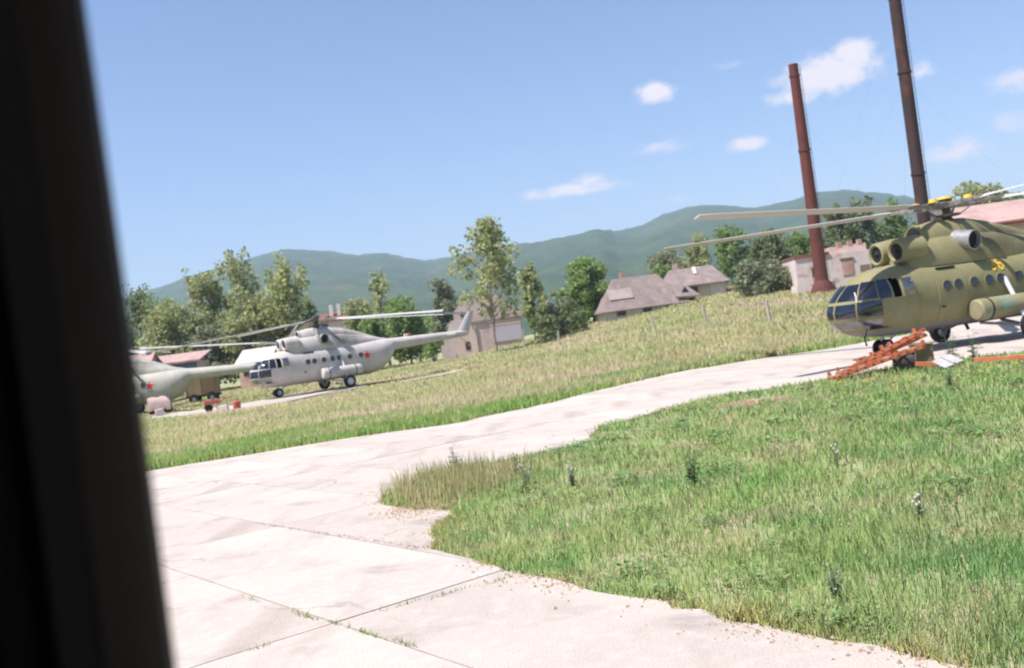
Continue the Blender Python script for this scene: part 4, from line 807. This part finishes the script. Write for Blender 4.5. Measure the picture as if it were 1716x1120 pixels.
def tree_mesh(kind, seed, H_, W_, dens=1.0):
    """returns trunk G and leaf quad arrays"""
    rd = random.Random(seed); g_ = G(); L_ = []
    shape = {'tall': (.16, 1.0), 'birch': (.3, 1.0), 'round': (.12, 1.0), 'shrub': (0.0, 1.0)}[kind]
    tr = {'tall': .016, 'birch': .0105, 'round': .017, 'shrub': .01}[kind]*H_
    path = [Vector((0, 0, -.4))]; n = 7
    for i in range(1, n+1): path.append(Vector((path[-1].x+rd.uniform(-.02, .02)*H_, path[-1].y+rd.uniform(-.02, .02)*H_, H_*.93*i/n)))
    if kind != 'shrub': g_.tube(path, [tr*(1-.85*i/n)*(1.25 if i == 0 else 1) for i in range(n+1)], 8)
    def trunk_at(z):
        k = min(max(z/(H_*.93)*n, 0), n-1e-3); i = int(k); return path[i].lerp(path[i+1], k-i) if i > 0 else path[1].lerp(path[2], 0) if False else path[i].lerp(path[i+1], k-i)
    nl = {'tall': 34, 'birch': 30, 'round': 30, 'shrub': 22}[kind]
    for i in range(nl):
        f = (i+.5)/nl
        z0 = H_*(shape[0]+(.95-shape[0])*f)
        if kind == 'tall': wr = W_/2*(.35+.65*math.sin(math.pi*min(1, (f*.9+.12)))**.8)*rd.uniform(.5, 1.15)
        elif kind == 'birch': wr = W_/2*(math.sin(math.pi*(f*.8+.16))**.9)*rd.uniform(.45, 1.2)
        elif kind == 'round': wr = W_/2*math.sqrt(max(.12, 1-(2*f-.75)**2*.62))*rd.uniform(.4, 1.2)
        else: wr = W_/2*rd.uniform(.25, 1.0)*math.sqrt(max(.1, 1-f*f))
        a = i*2.4+rd.uniform(-.5, .5); b0 = trunk_at(z0*.82 if kind != 'shrub' else .1)
        e = Vector((math.cos(a)*wr*.8+b0.x, math.sin(a)*wr*.8+b0.y, z0+(rd.uniform(.0, .08)*H_ if kind != 'shrub' else rd.uniform(-.1, .1))))
        if kind == 'shrub': e.z = max(.25, H_*(.2+.7*rd.random())*math.sqrt(max(.15, 1-(wr/(W_/2))**2*.8)))
        md = b0.lerp(e, .5)+Vector((0, 0, .05*H_*rd.random()))
        g_.tube([b0, md, e], [tr*.38*(1-.6*f)+.01, tr*.24*(1-.6*f)+.008, .008], 5, cap=False)
        # clumps on the limb
        for cpos, sc in ((e, 1.0), (b0.lerp(e, .62), .8)) if kind != 'shrub' else ((e, 1.0),):
            if rd.random() < (.22 if kind == 'birch' else .15): continue
            rx = W_*rd.uniform(.10, .17)*sc*(1.25 if kind in ('round', 'shrub') else 1); rz_ = rx*(rd.uniform(1.0, 1.8) if kind == 'tall' else rd.uniform(.75, 1.5 if kind == 'birch' else 1.15)); rx *= .85 if kind == 'tall' else 1
            nlv = int(dens*rx*rx*95*{'tall': 1, 'birch': .7, 'round': 1.1, 'shrub': 1.2}[kind])+12
            L_.append(leaves(cpos, rx, rz_, nlv, 0, seed*100+i, droop=.25 if kind == 'birch' else 0))
    L_.append(leaves(trunk_at(H_*.9)+Vector((0, 0, H_*.03)), W_*.1, H_*.06, int(60*dens), 0, seed))
    P = np.concatenate(L_); rg_ = np.random.default_rng(seed+5); n_ = len(P)
    s_ = (.21 if kind != 'shrub' else .18)*rg_.uniform(.45, 1.5, n_)
    u = rg_.normal(size=(n_, 3)); u /= np.linalg.norm(u, axis=1)[:, None]; v = rg_.normal(size=(n_, 3)); v[:, 2] *= .8; v -= u*(u*v).sum(1)[:, None]; v /= np.linalg.norm(v, axis=1)[:, None]
    u *= s_[:, None]; v *= (s_*.62)[:, None]
    V = np.stack([P-u, P-v*1.0, P+u, P+v], 1).reshape(-1, 3); F_ = np.arange(len(V)).reshape(-1, 4)
    return g_, V, F_
_tc = {}
def tree(x, y, top, w, kind, leaf, seed, label, bark=None, name=None, group=None, dens=1.0, lean=0, z=None):
    z0 = gzf(x, y) if z is None else z; h = top-z0
    root = empty(name or {'tall': 'tree', 'birch': 'birch_tree', 'round': 'tree', 'shrub': 'shrub'}[kind], (x, y, z0), seed*1.3, label, 'shrub' if kind == 'shrub' else 'tree', group)
    root.rotation_euler = (0, R(lean), seed*1.3 if not lean else 0)
    g_, V, F_ = tree_mesh(kind, seed, h, w, dens)
    g_.build('trunk' if kind != 'shrub' else 'stem', bark or m_bark, root, True, fix=False)
    link_mesh('crown' if kind != 'shrub' else 'foliage', fast_mesh('crown', V, F_, LEAF[leaf]), root)
gl_ = 'tree row behind the parked grey helicopters'; gr_ = 'trees behind the houses'; gm_ = 'shrubs between the buildings'
tree(-46.1, 125, 13.9, 8.5, 'tall', 'dark', 1, 'dark tree at the left end of the row, next to the dark pillar', group=gl_)
tree(-41.2, 120, 11.8, 7.0, 'tall', 'green', 2, 'green tree second in the left row, right of the darkest one', group=gl_)
tree(-34.6, 113, 14.0, 7.6, 'tall', 'olive', 3, 'tall olive tree left of the tallest tree in the left row', group=gl_)
tree(-30.3, 116, 15.8, 8.0, 'tall', 'olive', 4, 'tallest tree of the left row, above the pale helicopter nose', group=gl_, dens=1.1)
tree(-24.4, 109, 13.2, 7.4, 'tall', 'yellowgreen', 5, 'broad yellow-green tree at the right end of the left row', group=gl_, dens=1.1)
tree(-38.2, 112, 10.2, 8, 'round', 'olive', 6, 'low rounded olive tree behind the blue-fronted shed', group=gl_)
tree(-29.0, 110, 10.0, 7.5, 'round', 'olive', 7, 'low rounded green tree under the tallest left tree', group=gl_)
tree(-21.4, 106, 8.8, 2.8, 'tall', 'dark', 8, 'small dark tree beside the yellow-green tree above the rotor hub', group=gl_)
tree(-33.0, 109, 7.6, 5, 'round', 'greygreen', 41, 'grey-green bushy tree right of the blue-fronted shed', group=gl_)
tree(-25.0, 113, 8.0, 5, 'round', 'olive', 42, 'dense olive tree low behind the yellow-green tree', group=gl_)
tree(-16.4, 131, 12.7, 5.2, 'tall', 'olive', 9, 'thin olive tree standing against the hills left of the single birch', group=gr_, dens=.8)
tree(-18.2, 120, 9.0, 5.2, 'round', 'olive', 10, 'olive round tree below the thin tree against the hills', group=gr_)
tree(-12.0, 116, 7.6, 6.8, 'round', 'bright', 11, 'bright green round tree above the helicopter tail boom', group=gr_, dens=1.2)
tree(-15.6, 112, 6.2, 4.5, 'round', 'bright', 43, 'smaller bright green tree over the middle of the tail boom', group=gr_, dens=1.2)
tree(-8.2, 126, 10.2, 5.2, 'round', 'greygreen', 12, 'grey-green tree left of the ruined building', group=gr_)
tree(-8.9, 110, 5.6, 3.6, 'shrub', 'bright', 13, 'bright green shrub at the left foot of the ruined building', group=gm_)
tree(-1.6, 95, 14.1, 7.4, 'birch', 'yellowgreen', 14, 'single tall airy birch with a bare trunk before the ruin', bark=m_birch, lean=3, dens=.85)
tree(2.0, 92.5, 8.4, 3.2, 'birch', 'olive', 15, 'smaller dark-stemmed birch right of the single tall birch', dens=1.3, lean=-2)
tree(4.4, 99, 6.2, 5.4, 'shrub', 'greygreen', 16, 'wide grey-green shrub between the ruin and the bright round tree', group=gm_)
tree(9.2, 110, 9.3, 6.2, 'round', 'bright', 17, 'round bright green tree left of the large grey roof', group=gr_, dens=1.3)
tree(2.9, 90.5, 4.5, 3.4, 'shrub', 'dark', 18, 'low dark shrub at the foot of the smaller birch', group=gm_)
tree(6.3, 97, 5.0, 4.4, 'shrub', 'dark', 19, 'dark shrub at the left corner of the large grey roof', group=gm_)
tree(20.8, 127, 10.0, 6.4, 'round', 'greygreen', 20, 'grey-green tree above the ridge of the large grey roof', group=gr_)
tree(24.6, 126, 11.2, 5.6, 'tall', 'olive', 21, 'olive tree above the cream house', group=gr_)
tree(27.6, 121, 11.7, 5.6, 'tall', 'green', 22, 'tall green tree between cream house and boiler house', group=gr_)
tree(31.0, 117, 10.0, 6.8, 'round', 'dark', 23, 'dark broad tree left of the rust red chimney', group=gr_)
tree(23.8, 98, 6.7, 4.8, 'shrub', 'greygreen', 24, 'grey-green bush at the right corner of the cream house', group=gm_, dens=1.2)
tree(26.9, 99, 6.3, 4.8, 'shrub', 'greygreen', 25, 'grey-green bush just left of the boiler house', group=gm_, dens=1.2)
tree(35.6, 119, 9.6, 5.5, 'round', 'green', 26, 'green tree right behind the boiler house roof', group=gr_)
tree(38.2, 112, 11.7, 5.4, 'tall', 'dark', 27, 'dark tree right of the rust red chimney, leftmost of three', group=gr_, dens=1.2)
tree(41.6, 113, 11.9, 5.4, 'tall', 'dark', 28, 'dark tree in the middle of three above the olive helicopter nose', group=gr_, dens=1.2)
tree(45.6, 115, 11.4, 5.2, 'tall', 'green', 29, 'dark green tree left of the soot-dark chimney foot', group=gr_, dens=1.2)
tree(51.2, 106, 11.2, 7.4, 'round', 'olive', 30, 'olive brown tree right of the olive helicopter rotor hub', group=gr_, dens=1.2)
tree(56.4, 110, 10.2, 6.4, 'round', 'dark', 31, 'dark tree above the pink brick building at the right edge', group=gr_)
tree(34.0, 104, 7.4, 5.0, 'round', 'dark', 44, 'dark round tree directly behind the boiler house', group=gr_)
tree(18.5, 118, 7.6, 5.0, 'round', 'green', 45, 'green tree peeping over the large grey roof', group=gr_)

# ------------------------------------------------------------------ grass
def blades(P, h, w, seed, bend=.35):
    rg_ = np.random.default_rng(seed); n = len(P); a = rg_.random(n)*2*math.pi; b_ = rg_.random(n)*2*math.pi
    sx, sy = np.cos(a)*w/2, np.sin(a)*w/2; bx, by = np.cos(b_)*h*bend*rg_.random(n), np.sin(b_)*h*bend*rg_.random(n)
    z0 = np.zeros(n); B = lambda dx, dy, dz: P+np.stack([dx, dy, dz], -1)
    V = np.stack([B(-sx, -sy, z0), B(sx, sy, z0), B(bx*.35+sx*.75, by*.35+sy*.75, h*.55), B(bx*.35-sx*.75, by*.35-sy*.75, h*.55), B(bx, by, h*(1-.15*rg_.random(n)))], 1)
    i = np.arange(n)[:, None]*5; T = np.concatenate([i+[[0, 1, 2]], i+[[0, 2, 3]], i+[[3, 2, 4]]], 0)
    nr = np.stack([np.sin(a)*.55, -np.cos(a)*.55, np.ones(n)], -1); nr[::2, :2] *= -1; nr /= np.linalg.norm(nr, axis=1)[:, None]
    return V.reshape(-1, 3), T, np.repeat(nr, 5, axis=0)
def scatter(n, y0, y1, seed, power=1.0, margin=.62):
    rg_ = np.random.default_rng(seed); y = y0*(y1/y0)**rg_.random(n) if power else rg_.uniform(y0, y1, n)
    x = rg_.uniform(-1, 1, n)*margin*(y+3); return x, y
def grass(name, xs_, ys_, h, w, m_, label, cat='grass', zoff=-.03, seed=1, bend=.35):
    P = np.stack([xs_, ys_, gz(xs_, ys_)+zoff], -1); V, T, nr = blades(P, h, w, seed, bend)
    me_ = fast_mesh(name, V, T, m_, True); me_.normals_split_custom_set_from_vertices(nr)
    o_ = link_mesh(name, me_); tag(o_, label, cat, kind='stuff'); return o_
g_is = mat('island_grass', (.27, .44, .14), .8, (.4, .46, .2), .55, mixlo=.4, mixhi=.66, spec=.15, transl=.5, island=.32, extra=[((.56, .45, .3), .8, .56, .72, .8, (1, 1, 1)), ((.15, .34, .12), .38, .5, .66, .85, (1, 1, 1)), ((.5, .4, .28), .25, .58, .7, .6, (1, 2, 1))])
g_verge = mat('verge_grass', (.24, .41, .11), .8, (.33, .42, .15), .6, spec=.15, transl=.5, island=.3)
g_mead = mat('meadow_grass', (.56, .53, .29), .85, (.45, .49, .24), .13, mixlo=.38, mixhi=.62, spec=.12, transl=.5, island=.3, extra=[((.68, .55, .42), .11, .5, .66, .8, (1, 1.6, 1)), ((.56, .42, .26), .3, .58, .72, .6, (1, 1, 1)), ((.3, .4, .15), .07, .56, .68, .7, (1, 1, 1))])
g_hay = mat('dry_grass', (.26, .2, .1), .85, (.17, .16, .06), .5, spec=.12, transl=.5, island=.3)
# island between apron and taxiway
xs_, ys_ = scatter(260000, 6, 32, 11, margin=.66)
k = (~inpoly(xs_, ys_, TAXI)) & (qdist(xs_, ys_) < 0) & (xs_ < 24) & (xs_ > -3.5)
jit = np.random.default_rng(3); thin = fbm(xs_*.9, ys_*.9, 3)
k &= (jit.random(len(xs_)) < np.clip((thin-.2)*5, .5, 1)) & (np.hypot((xs_-5.75)/1.0, (ys_-24.6)/.8) > jit.uniform(.8, 1.15, len(xs_)))
xs_, ys_ = xs_[k], ys_[k]; d_ = np.hypot(xs_, ys_); hh = (.08+.13*fbm(xs_*.6+5, ys_*.6, 3)+.2*np.clip(fbm(xs_*.28+9, ys_*.28, 2)-.42, 0, 1))*jit.uniform(.5, 1.3, len(xs_)); print('island blades', len(xs_))
grass('grass', xs_, ys_, hh, .009*np.clip(d_/9, .9, 3.2), g_is, 'green grass covering the island between apron and taxiway', seed=2, bend=.75)
# tall tuft at the tip of the island and yellowing fringe along its edges
rg_ = np.random.default_rng(21)
tx, ty = rg_.normal(-1.35, .6, 2600), rg_.normal(16.9, .75, 2600); k = ~inpoly(tx, ty, TAXI); tx, ty = tx[k], ty[k]
grass('tall_grass_tuft', tx, ty, rg_.uniform(.2, .55, len(tx)), np.full(len(tx), .014), mat('tuft_grass', (.34, .37, .16), .8, (.48, .4, .25), .9, transl=.5, island=.35, spec=.15), 'tall fading grass tuft at the pointed tip of the green island', seed=4)
# fringe on edges
ex, ey = [], []
for P_ in (ISL_BOT[::-1]+[], BAY[::-1]):
    for (x1, y1), (x2, y2) in zip(P_[:-1], P_[1:]):
        n = int(600*math.hypot(x2-x1, y2-y1)); t_ = rg_.random(n); off = np.abs(rg_.normal(0, .2, n))-.05; dx, dy = x2-x1, y2-y1; l_ = math.hypot(dx, dy)
        nxn, nyn = dy/l_, -dx/l_
        s_ = 1 if not inpoly((x1+x2)/2+nxn*.2, (y1+y2)/2+nyn*.2, TAXI) else -1
        ex.append(x1+dx*t_+s_*nxn*off); ey.append(y1+dy*t_+s_*nyn*off)
ex, ey = np.concatenate(ex), np.concatenate(ey)
k = fbm(ex*1.3+7, ey*1.3, 3) > rg_.uniform(.3, .55, len(ex)); ex, ey = ex[k], ey[k]
grass('edge_grass', ex, ey, rg_.uniform(.03, .12, len(ex))*(.6+1.6*fbm(ex*2, ey*2, 2)), np.full(len(ex), .011), mat('edge_grass', (.36, .4, .14), .8, (.52, .46, .2), 1.1, transl=.5, island=.35, spec=.15), 'yellowing grass fringe along the apron edge of the island', seed=6, bend=.8)
# verge on the far side of the apron, then the meadow
xs_, ys_ = scatter(330000, 26, 62, 12); q = qdist(xs_, ys_)
k = (~inpoly(xs_, ys_, TAXI)) & (q > -3) & (q < 5.5+2.5*fbm(xs_*.4, ys_*.4, 2)) & (xs_ < 26); k &= rg_.random(len(k)) < np.clip(1.6-.9*np.clip(xs_/10, 0, 1), .2, 1)
xs_, ys_ = xs_[k], ys_[k]; d_ = np.hypot(xs_, ys_); print('verge', len(xs_))
grass('verge_grass', xs_, ys_, (.12+.32*fbm(xs_*.5, ys_*.5, 3))*rg_.uniform(.6, 1.3, len(xs_)), .009*d_/9, g_verge, 'fresh green grass strip along the far edge of the taxiway', seed=8)
xs_, ys_ = scatter(470000, 29, 125, 13); q = qdist(xs_, ys_)
k = (q > 1.2) & (~inpoly(xs_, ys_, TAXI))
for P_ in PADS: k &= ~inpoly(xs_, ys_, P_)
nearh = (np.hypot((xs_+13)/1.0, (ys_-67)/1.0) < 10) | (np.hypot(xs_+26, ys_-68) < 10)
xs_, ys_, nearh = xs_[k], ys_[k], nearh[k]; d_ = np.hypot(xs_, ys_); print('meadow', len(xs_))
hh = (.16+.5*fbm(xs_*.22+3, ys_*.22, 3))*rg_.uniform(.5, 1.3, len(xs_)); hh = np.where(nearh, hh*.35, hh*np.where(xs_ < -4, .72, 1.05))
grass('meadow_grass', xs_, ys_, hh, .0095*d_/9*.95, g_mead, 'tall yellow-green meadow grass rising towards the houses', seed=9, bend=.5)
# tufts in the slab joints
jx, jy = [], []
for (x, y, n, s_) in ((-2.35, 9.65, 90, .09), (-2.0, 9.27, 50, .06), (-1.62, 8.78, 110, .09), (-1.25, 8.35, 40, .06), (-1.35, 9.62, 40, .07), (-.95, 9.8, 60, .08), (-.45, 10.05, 70, .1), (-3.1, 10.6, 25, .06), (-2.6, 8.75, 18, .05)):
    t_ = rg_.normal(0, s_*1.6, n); dd = ta if (x, y) not in ((-1.35, 9.62), (-.95, 9.8), (-.45, 10.05), (-2.6, 8.75)) else tb
    jx.append(x+dd[0]*t_+rg_.normal(0, .012, n)); jy.append(y+dd[1]*t_+rg_.normal(0, .012, n))
jx, jy = np.concatenate(jx), np.concatenate(jy)
grass('joint_grass', jx, jy, rg_.uniform(.03, .1, len(jx)), np.full(len(jx), .008), g_verge, 'small grass tufts growing in the slab joints of the apron', seed=10, bend=.9)
# rust-brown dry growth in the long joint
t_ = rg_.random(900); jx = -4.5+(3.15)*t_**.7+rg_.normal(0, .03, 900); jy = 15.95-3.9*t_**.7+rg_.normal(0, .03, 900)
grass('dry_joint_growth', jx, jy, rg_.uniform(.015, .06, 900), np.full(900, .012), mat('rusty_dry_growth', (.3, .12, .07), .9, (.22, .1, .06), 4), 'rust-brown dried growth along a slab joint leading to the island', 'dry grass', seed=12, bend=1.2)

# weeds (single plants)
m_weed = mat('weed_leaf', (.3, .34, .22), .75, (.2, .26, .13), 6, transl=.25); m_weedtop = mat('weed_seed_head', (.42, .42, .34), .9)
def weed(x, y, h, n, label, seed, head=True, m_=None):
    rd = random.Random(seed); z0 = gzf(x, y)-.03; root = empty('weed', (x, y, z0), rd.random()*6, label, 'weed', 'weeds on the green island')
    st_ = G(); lf = G(); hd = G()
    for k in range(n):
        a = k*2.4; rr = h*.28*rd.random(); top = Vector((math.cos(a)*rr, math.sin(a)*rr, h*rd.uniform(.6, 1)))
        st_.tube([(math.cos(a)*.02, math.sin(a)*.02, 0), top*.5, top], [.007, .006, .004], 5)
        for j in range(6):
            p = top*(.15+.8*j/6); aa = rd.random()*6.28; l_ = h*rd.uniform(.14, .26)*(1.15-.6*j/6); d_ = Vector((math.cos(aa), math.sin(aa), rd.uniform(.1, .6))).normalized(); s_ = d_.cross(Vector((0, 0, 1))).normalized()*l_*.28
            lf.add([p, p+d_*l_*.5+s_, p+d_*l_-Vector((0, 0, l_*.25)), p+d_*l_*.5-s_], [(0, 1, 2), (0, 2, 3)])
        if head: hd.lathe([(0, -.012), (.014, 0), (.016, .014), (.007, .026), (0, .03)], top, (0, 0, 1), 7)
    st_.build('stem', m_weed, root, fix=False); tag(lf.build('leaves', m_ or m_weed, root, fix=False), kind='stuff')
    if head: tag(hd.build('seed_heads', m_weedtop, root), kind='stuff')
weed(-.1, 15.75, .42, 9, 'pale-topped weed in the island left of centre, the larger of a pair', 1)
weed(.62, 15.6, .38, 8, 'pale-topped weed in the island right of its larger neighbour', 2)
weed(-.25, 17.6, .42, 7, 'pale weed farther back near the tip of the island', 3)
weed(2.25, 14.0, .5, 11, 'dark green bushy weed in the middle of the island', 4, False, mat('dark_weed_leaf', (.05, .11, .03), .75, (.08, .13, .04), 5, transl=.25))
weed(4.35, 14.2, .32, 5, 'small white-headed weed at the right of the island', 5)
weed(9.35, 21.8, .5, 9, 'leafy weed by the bare brown patch of the island', 6, False, mat('dark_weed_leaf', (.05, .11, .03)))
weed(3.9, 10.2, .3, 10, 'spreading weed low in the right part of the island', 7)
weed(2.3, 8.0, .3, 12, 'leafy weed overhanging the apron edge at the lower right', 8, False)
weed(12.3, 28.2, .9, 8, 'tall thin weed standing up before the helicopter shadow', 9, False, mat('dark_weed_leaf', (.05, .11, .03)))
weed(12.75, 27.9, 1.0, 6, 'tallest thin weed right of the pale grey board', 10, False, mat('dark_weed_leaf', (.05, .11, .03)))
weed(-1.3, 17.9, .62, 10, 'dark upright weed inside the tall tuft at the island tip', 11, False, mat('dark_weed_leaf', (.05, .11, .03)))
# leafy ground cover along the lower right edge
n = 6500; t_ = rg_.random(n); bx = 3.3-2.9*t_+np.abs(rg_.normal(0, .75, n)); by = 5.2+4.2*t_+np.abs(rg_.normal(0, .5, n)); k = (~inpoly(bx, by, TAXI)) & (fbm(bx*1.1+3, by*1.1, 3) > rg_.uniform(.4, .62, n)); bx, by = bx[k], by[k]
for i in range(60):
    y_ = random.uniform(8, 26); x_ = random.uniform(-.5, .55*y_); m_n = random.randint(40, 130); r__ = random.uniform(.1, .35); bx = np.append(bx, rg_.normal(x_, r__, m_n)); by = np.append(by, rg_.normal(y_, r__, m_n))
k = ~inpoly(bx, by, TAXI); bx, by = bx[k], by[k]; n = len(bx)
cz = rg_.uniform(.02, .16, n); a = rg_.random(n)*6.28; s_ = rg_.uniform(.012, .036, n)*np.clip(by/10, 1, 2); P = np.stack([bx, by, cz-.02], -1)
u = np.stack([np.cos(a), np.sin(a), rg_.uniform(-.4, .5, n)], -1)*s_[:, None]; v = np.stack([-np.sin(a), np.cos(a), rg_.uniform(-.3, .3, n)], -1)*(s_*.7)[:, None]
o = link_mesh('ground_cover', fast_mesh('ground_cover', np.stack([P-u, P-v, P+u, P+v], 1).reshape(-1, 3), np.arange(4*n).reshape(-1, 4), mat('clover_leaf', (.2, .34, .12), .7, (.28, .38, .15), 1.5, transl=.5, island=.35)))
tag(o, 'small broad weed leaves in clumps over the island and its lower apron edge', 'plants', kind='stuff')
# soil crumbs and grit spilling over the slab edges
m_dirt = mat('sandy_grit', (.36, .27, .2), .95, (.24, .18, .13), 5, island=.35)
cx_, cy_, cs_ = [], [], []
for P_ in (ISL_TOP, BAY, ISL_BOT):
    for (x1, y1), (x2, y2) in zip(P_[:-1], P_[1:]):
        l_ = math.hypot(x2-x1, y2-y1); n = int(l_*190); t_ = rg_.random(n); dd = np.abs(rg_.normal(0, .22, n))-.06; dx, dy = (x2-x1)/l_, (y2-y1)/l_; sg = 1 if inpoly((x1+x2)/2-dy*.15, (y1+y2)/2+dx*.15, TAXI) else -1
        px_, py_ = x1+(x2-x1)*t_-dy*sg*dd, y1+(y2-y1)*t_+dx*sg*dd; kk = fbm(px_*1.7, py_*1.7, 3) > rg_.uniform(.36, .56, n); cx_.append(px_[kk]); cy_.append(py_[kk])
bx_, by_ = rg_.normal(-1.75, .33, 1500), rg_.normal(15.1, .4, 1500); cx_.append(bx_); cy_.append(by_)
cx_, cy_ = np.concatenate(cx_), np.concatenate(cy_); n = len(cx_); sz = .006+.02*rg_.random(n)**3
base = np.array([(1, 0, -.3), (-.5, .87, -.3), (-.5, -.87, -.3), (0, 0, .8)]); V = base[None]*sz[:, None, None]*rg_.uniform(.6, 1.4, (n, 4, 3)); V += np.stack([cx_, cy_, sz*.25], -1)[:, None]
T = (np.arange(n)[:, None, None]*4+np.array([[0, 1, 3], [1, 2, 3], [2, 0, 3]])[None]).reshape(-1, 3)
o = link_mesh('grit', fast_mesh('grit', V.reshape(-1, 3), T, m_dirt)); tag(o, 'sandy grit and soil crumbs along the concrete edges of the island', 'grit', kind='stuff')
# matted dead stalks lying in the island grass
xs_, ys_ = scatter(60000, 6, 32, 31, margin=.66); k = (~inpoly(xs_, ys_, TAXI)) & (qdist(xs_, ys_) < 0) & (xs_ < 24) & (xs_ > -3.5) & (fbm(xs_*.7+1, ys_*.7, 3) > rg_.uniform(.38, .6, len(xs_))); xs_, ys_ = xs_[k], ys_[k]
grass('dead_stalks', xs_, ys_, rg_.uniform(.06, .17, len(xs_)), .007*np.clip(np.hypot(xs_, ys_)/9, .9, 3.2), mat('dead_stalk', (.6, .48, .32), .9, (.48, .38, .26), 1.5, transl=.4, island=.3), 'matted straw-coloured dead stalks in the island grass', seed=33, bend=2.4)
# bare brown patch
pp = [(5.75+.95*math.cos(a)*(1+.2*math.sin(3*a)), 24.6+.75*math.sin(a)*(1+.25*math.cos(2*a+1))) for a in np.linspace(0, 2*math.pi, 25)[:-1]]
o = G().prism(pp, -.2, -.028).build('bare_earth', mat('bare_earth', (.3, .17, .12), .95, (.22, .14, .1), 2, bump=.4)); tag(o, kind='structure')
# yellow flowers
m_yel = mat('yellow_petal', (.75, .52, .03), .7, transl=.2)
fl = [(8.2, 21.9), (8.45, 21.5), (8.7, 22.3), (7.6, 22.0), (7.9, 21.2), (8.05, 22.8), (9.2, 21.0), (6.9, 21.3), (10.2, 21.6), (10.45, 21.8), (10.7, 21.5), (10.95, 21.95), (11.3, 21.7), (11.55, 22.1), (11.75, 21.8), (10.0, 22.2), (11.1, 22.4), (9.8, 21.2), (11.9, 22.6), (7.2, 22.5)]
proto = None
for i, (x, y) in enumerate(fl):
    if proto is None:
        r_ = empty('yellow_flower', (x, y, -.03), 0, 'small yellow flower standing in the island grass below the lattice frames', 'flower', 'yellow flowers in the island grass')
        s_ = G().tube([(0, 0, 0), (.01, 0, .18), (0, .01, .34)], [.006, .005, .004], 5).build('stem', g_verge, r_)
        hd = G()
        for k in range(9):
            a = 2*math.pi*k/9; d_ = Vector((math.cos(a), math.sin(a), .25)); w_ = Vector((-math.sin(a), math.cos(a), 0))*.014; hd.add([Vector((0, .01, .34)), Vector((0, .01, .34))+d_*.03+w_, Vector((0, .01, .34))+d_*.05, Vector((0, .01, .34))+d_*.03-w_], [(0, 1, 2, 3)])
        hd.lathe([(.02, .335), (.018, .355), (0, .362)], (0, .01, 0), (0, 0, 1), 8)
        h_ = hd.build('petals', m_yel, r_, fix=False); proto = (r_, s_, h_)
    else:
        r_ = proto[0].copy(); C.objects.link(r_); r_.location = (x, y, -.03); r_.rotation_euler = (0, 0, i*1.7); r_.scale = (1, 1, random.uniform(.8, 1.25))
        for ch in proto[1:]:
            c_ = ch.copy(); C.objects.link(c_); c_.parent = r_

# ------------------------------------------------------------------ cabin round the camera
m_lin = mat('dark_cabin_lining', (.005, .0045, .005), .9, (.008, .0065, .006), 9); m_trim = mat('brown_cabin_trim', (.02, .012, .008), .7, (.015, .009, .006), 8)
cab = empty('cabin_window_pillar', (0, 0, 0), 0, 'dark blurred cabin pillar close to the camera filling the left edge', 'window pillar')
zA, zB = 1.75, 3.05
def curve_x(z): return -.1390+.0035*math.cos((z-2.42)*5)
sec_ = [(0, .352), (-.004, .346), (-.010, .342), (-.016, .338)]     # trim lip
rows, rows2 = [], []
for i in range(25):
    z = zA+(zB-zA)*i/24; cx = curve_x(z); rows.append([(cx+x, y, z) for x, y in sec_]); rows2.append([(cx+x-.002, y+.012, z) for x, y in sec_])
G().shell(rows, rows2).build('edge_trim', m_trim, cab, True)
fold = [(-.0165, .3385)]+[(-.0165-.3*j/30, .336-.012*j/30-.007*math.sin(j*.9)-.004*math.sin(j*2.3)) for j in range(1, 31)]
rows, rows2 = [], []
for i in range(25):
    z = zA+(zB-zA)*i/24; cx = curve_x(z); rows.append([(cx+x, y+.002*math.sin(z*7+x*60), z) for x, y in fold]); rows2.append([(cx+x, y+.02, z) for x, y in fold])
G().shell(rows, rows2).build('pillar_lining', m_lin, cab, True)
G().box((-.475, -.35, 2.4), (.04, 1.42, 1.3)).build('side_wall', m_lin, cab)  # unseen left wall, added to keep the sun off the pillar
G().box((.2, -.5, 3.07), (1.6, 1.75, .05)).build('cabin_shade_roof', m_lin, cab)  # unseen roof, added so the pillar stays in shade
G().box((.2, -1.4, 1.95), (1.6, .05, 2.2)).build('cabin_shade_back_wall', m_lin, cab)  # out of view, added to block sun and sky from behind
G().box((.2, -.5, .86), (1.6, 1.75, .06)).box((.2, -.5, .4), (1.2, 1.5, .86)).build('cabin_floor', m_lin, cab)
G().box((-.475, -.35, 1.32), (.05, 1.42, .86)).box((.2, .335, 1.25), (1.3, .05, .75)).build('lower_panel', m_lin, cab)

# ------------------------------------------------------------------ haze
hb = G().box((0, 0, 170), (6900, 6900, 344))
hm = bpy.data.materials.new('haze'); hm.use_nodes = True; hn = hm.node_tree.nodes; hn.clear(); ho = hn.new('ShaderNodeOutputMaterial'); hv = hn.new('ShaderNodeVolumePrincipled')
hv.inputs['Color'].default_value = (.66, .83, 1, 1); hv.inputs['Density'].default_value = .00025; hv.inputs['Anisotropy'].default_value = .0
hm.node_tree.links.new(hv.outputs[0], ho.inputs['Volume'])
o = hb.build('haze', hm); tag(o, 'thin blue haze over the whole valley', 'haze', kind='stuff')
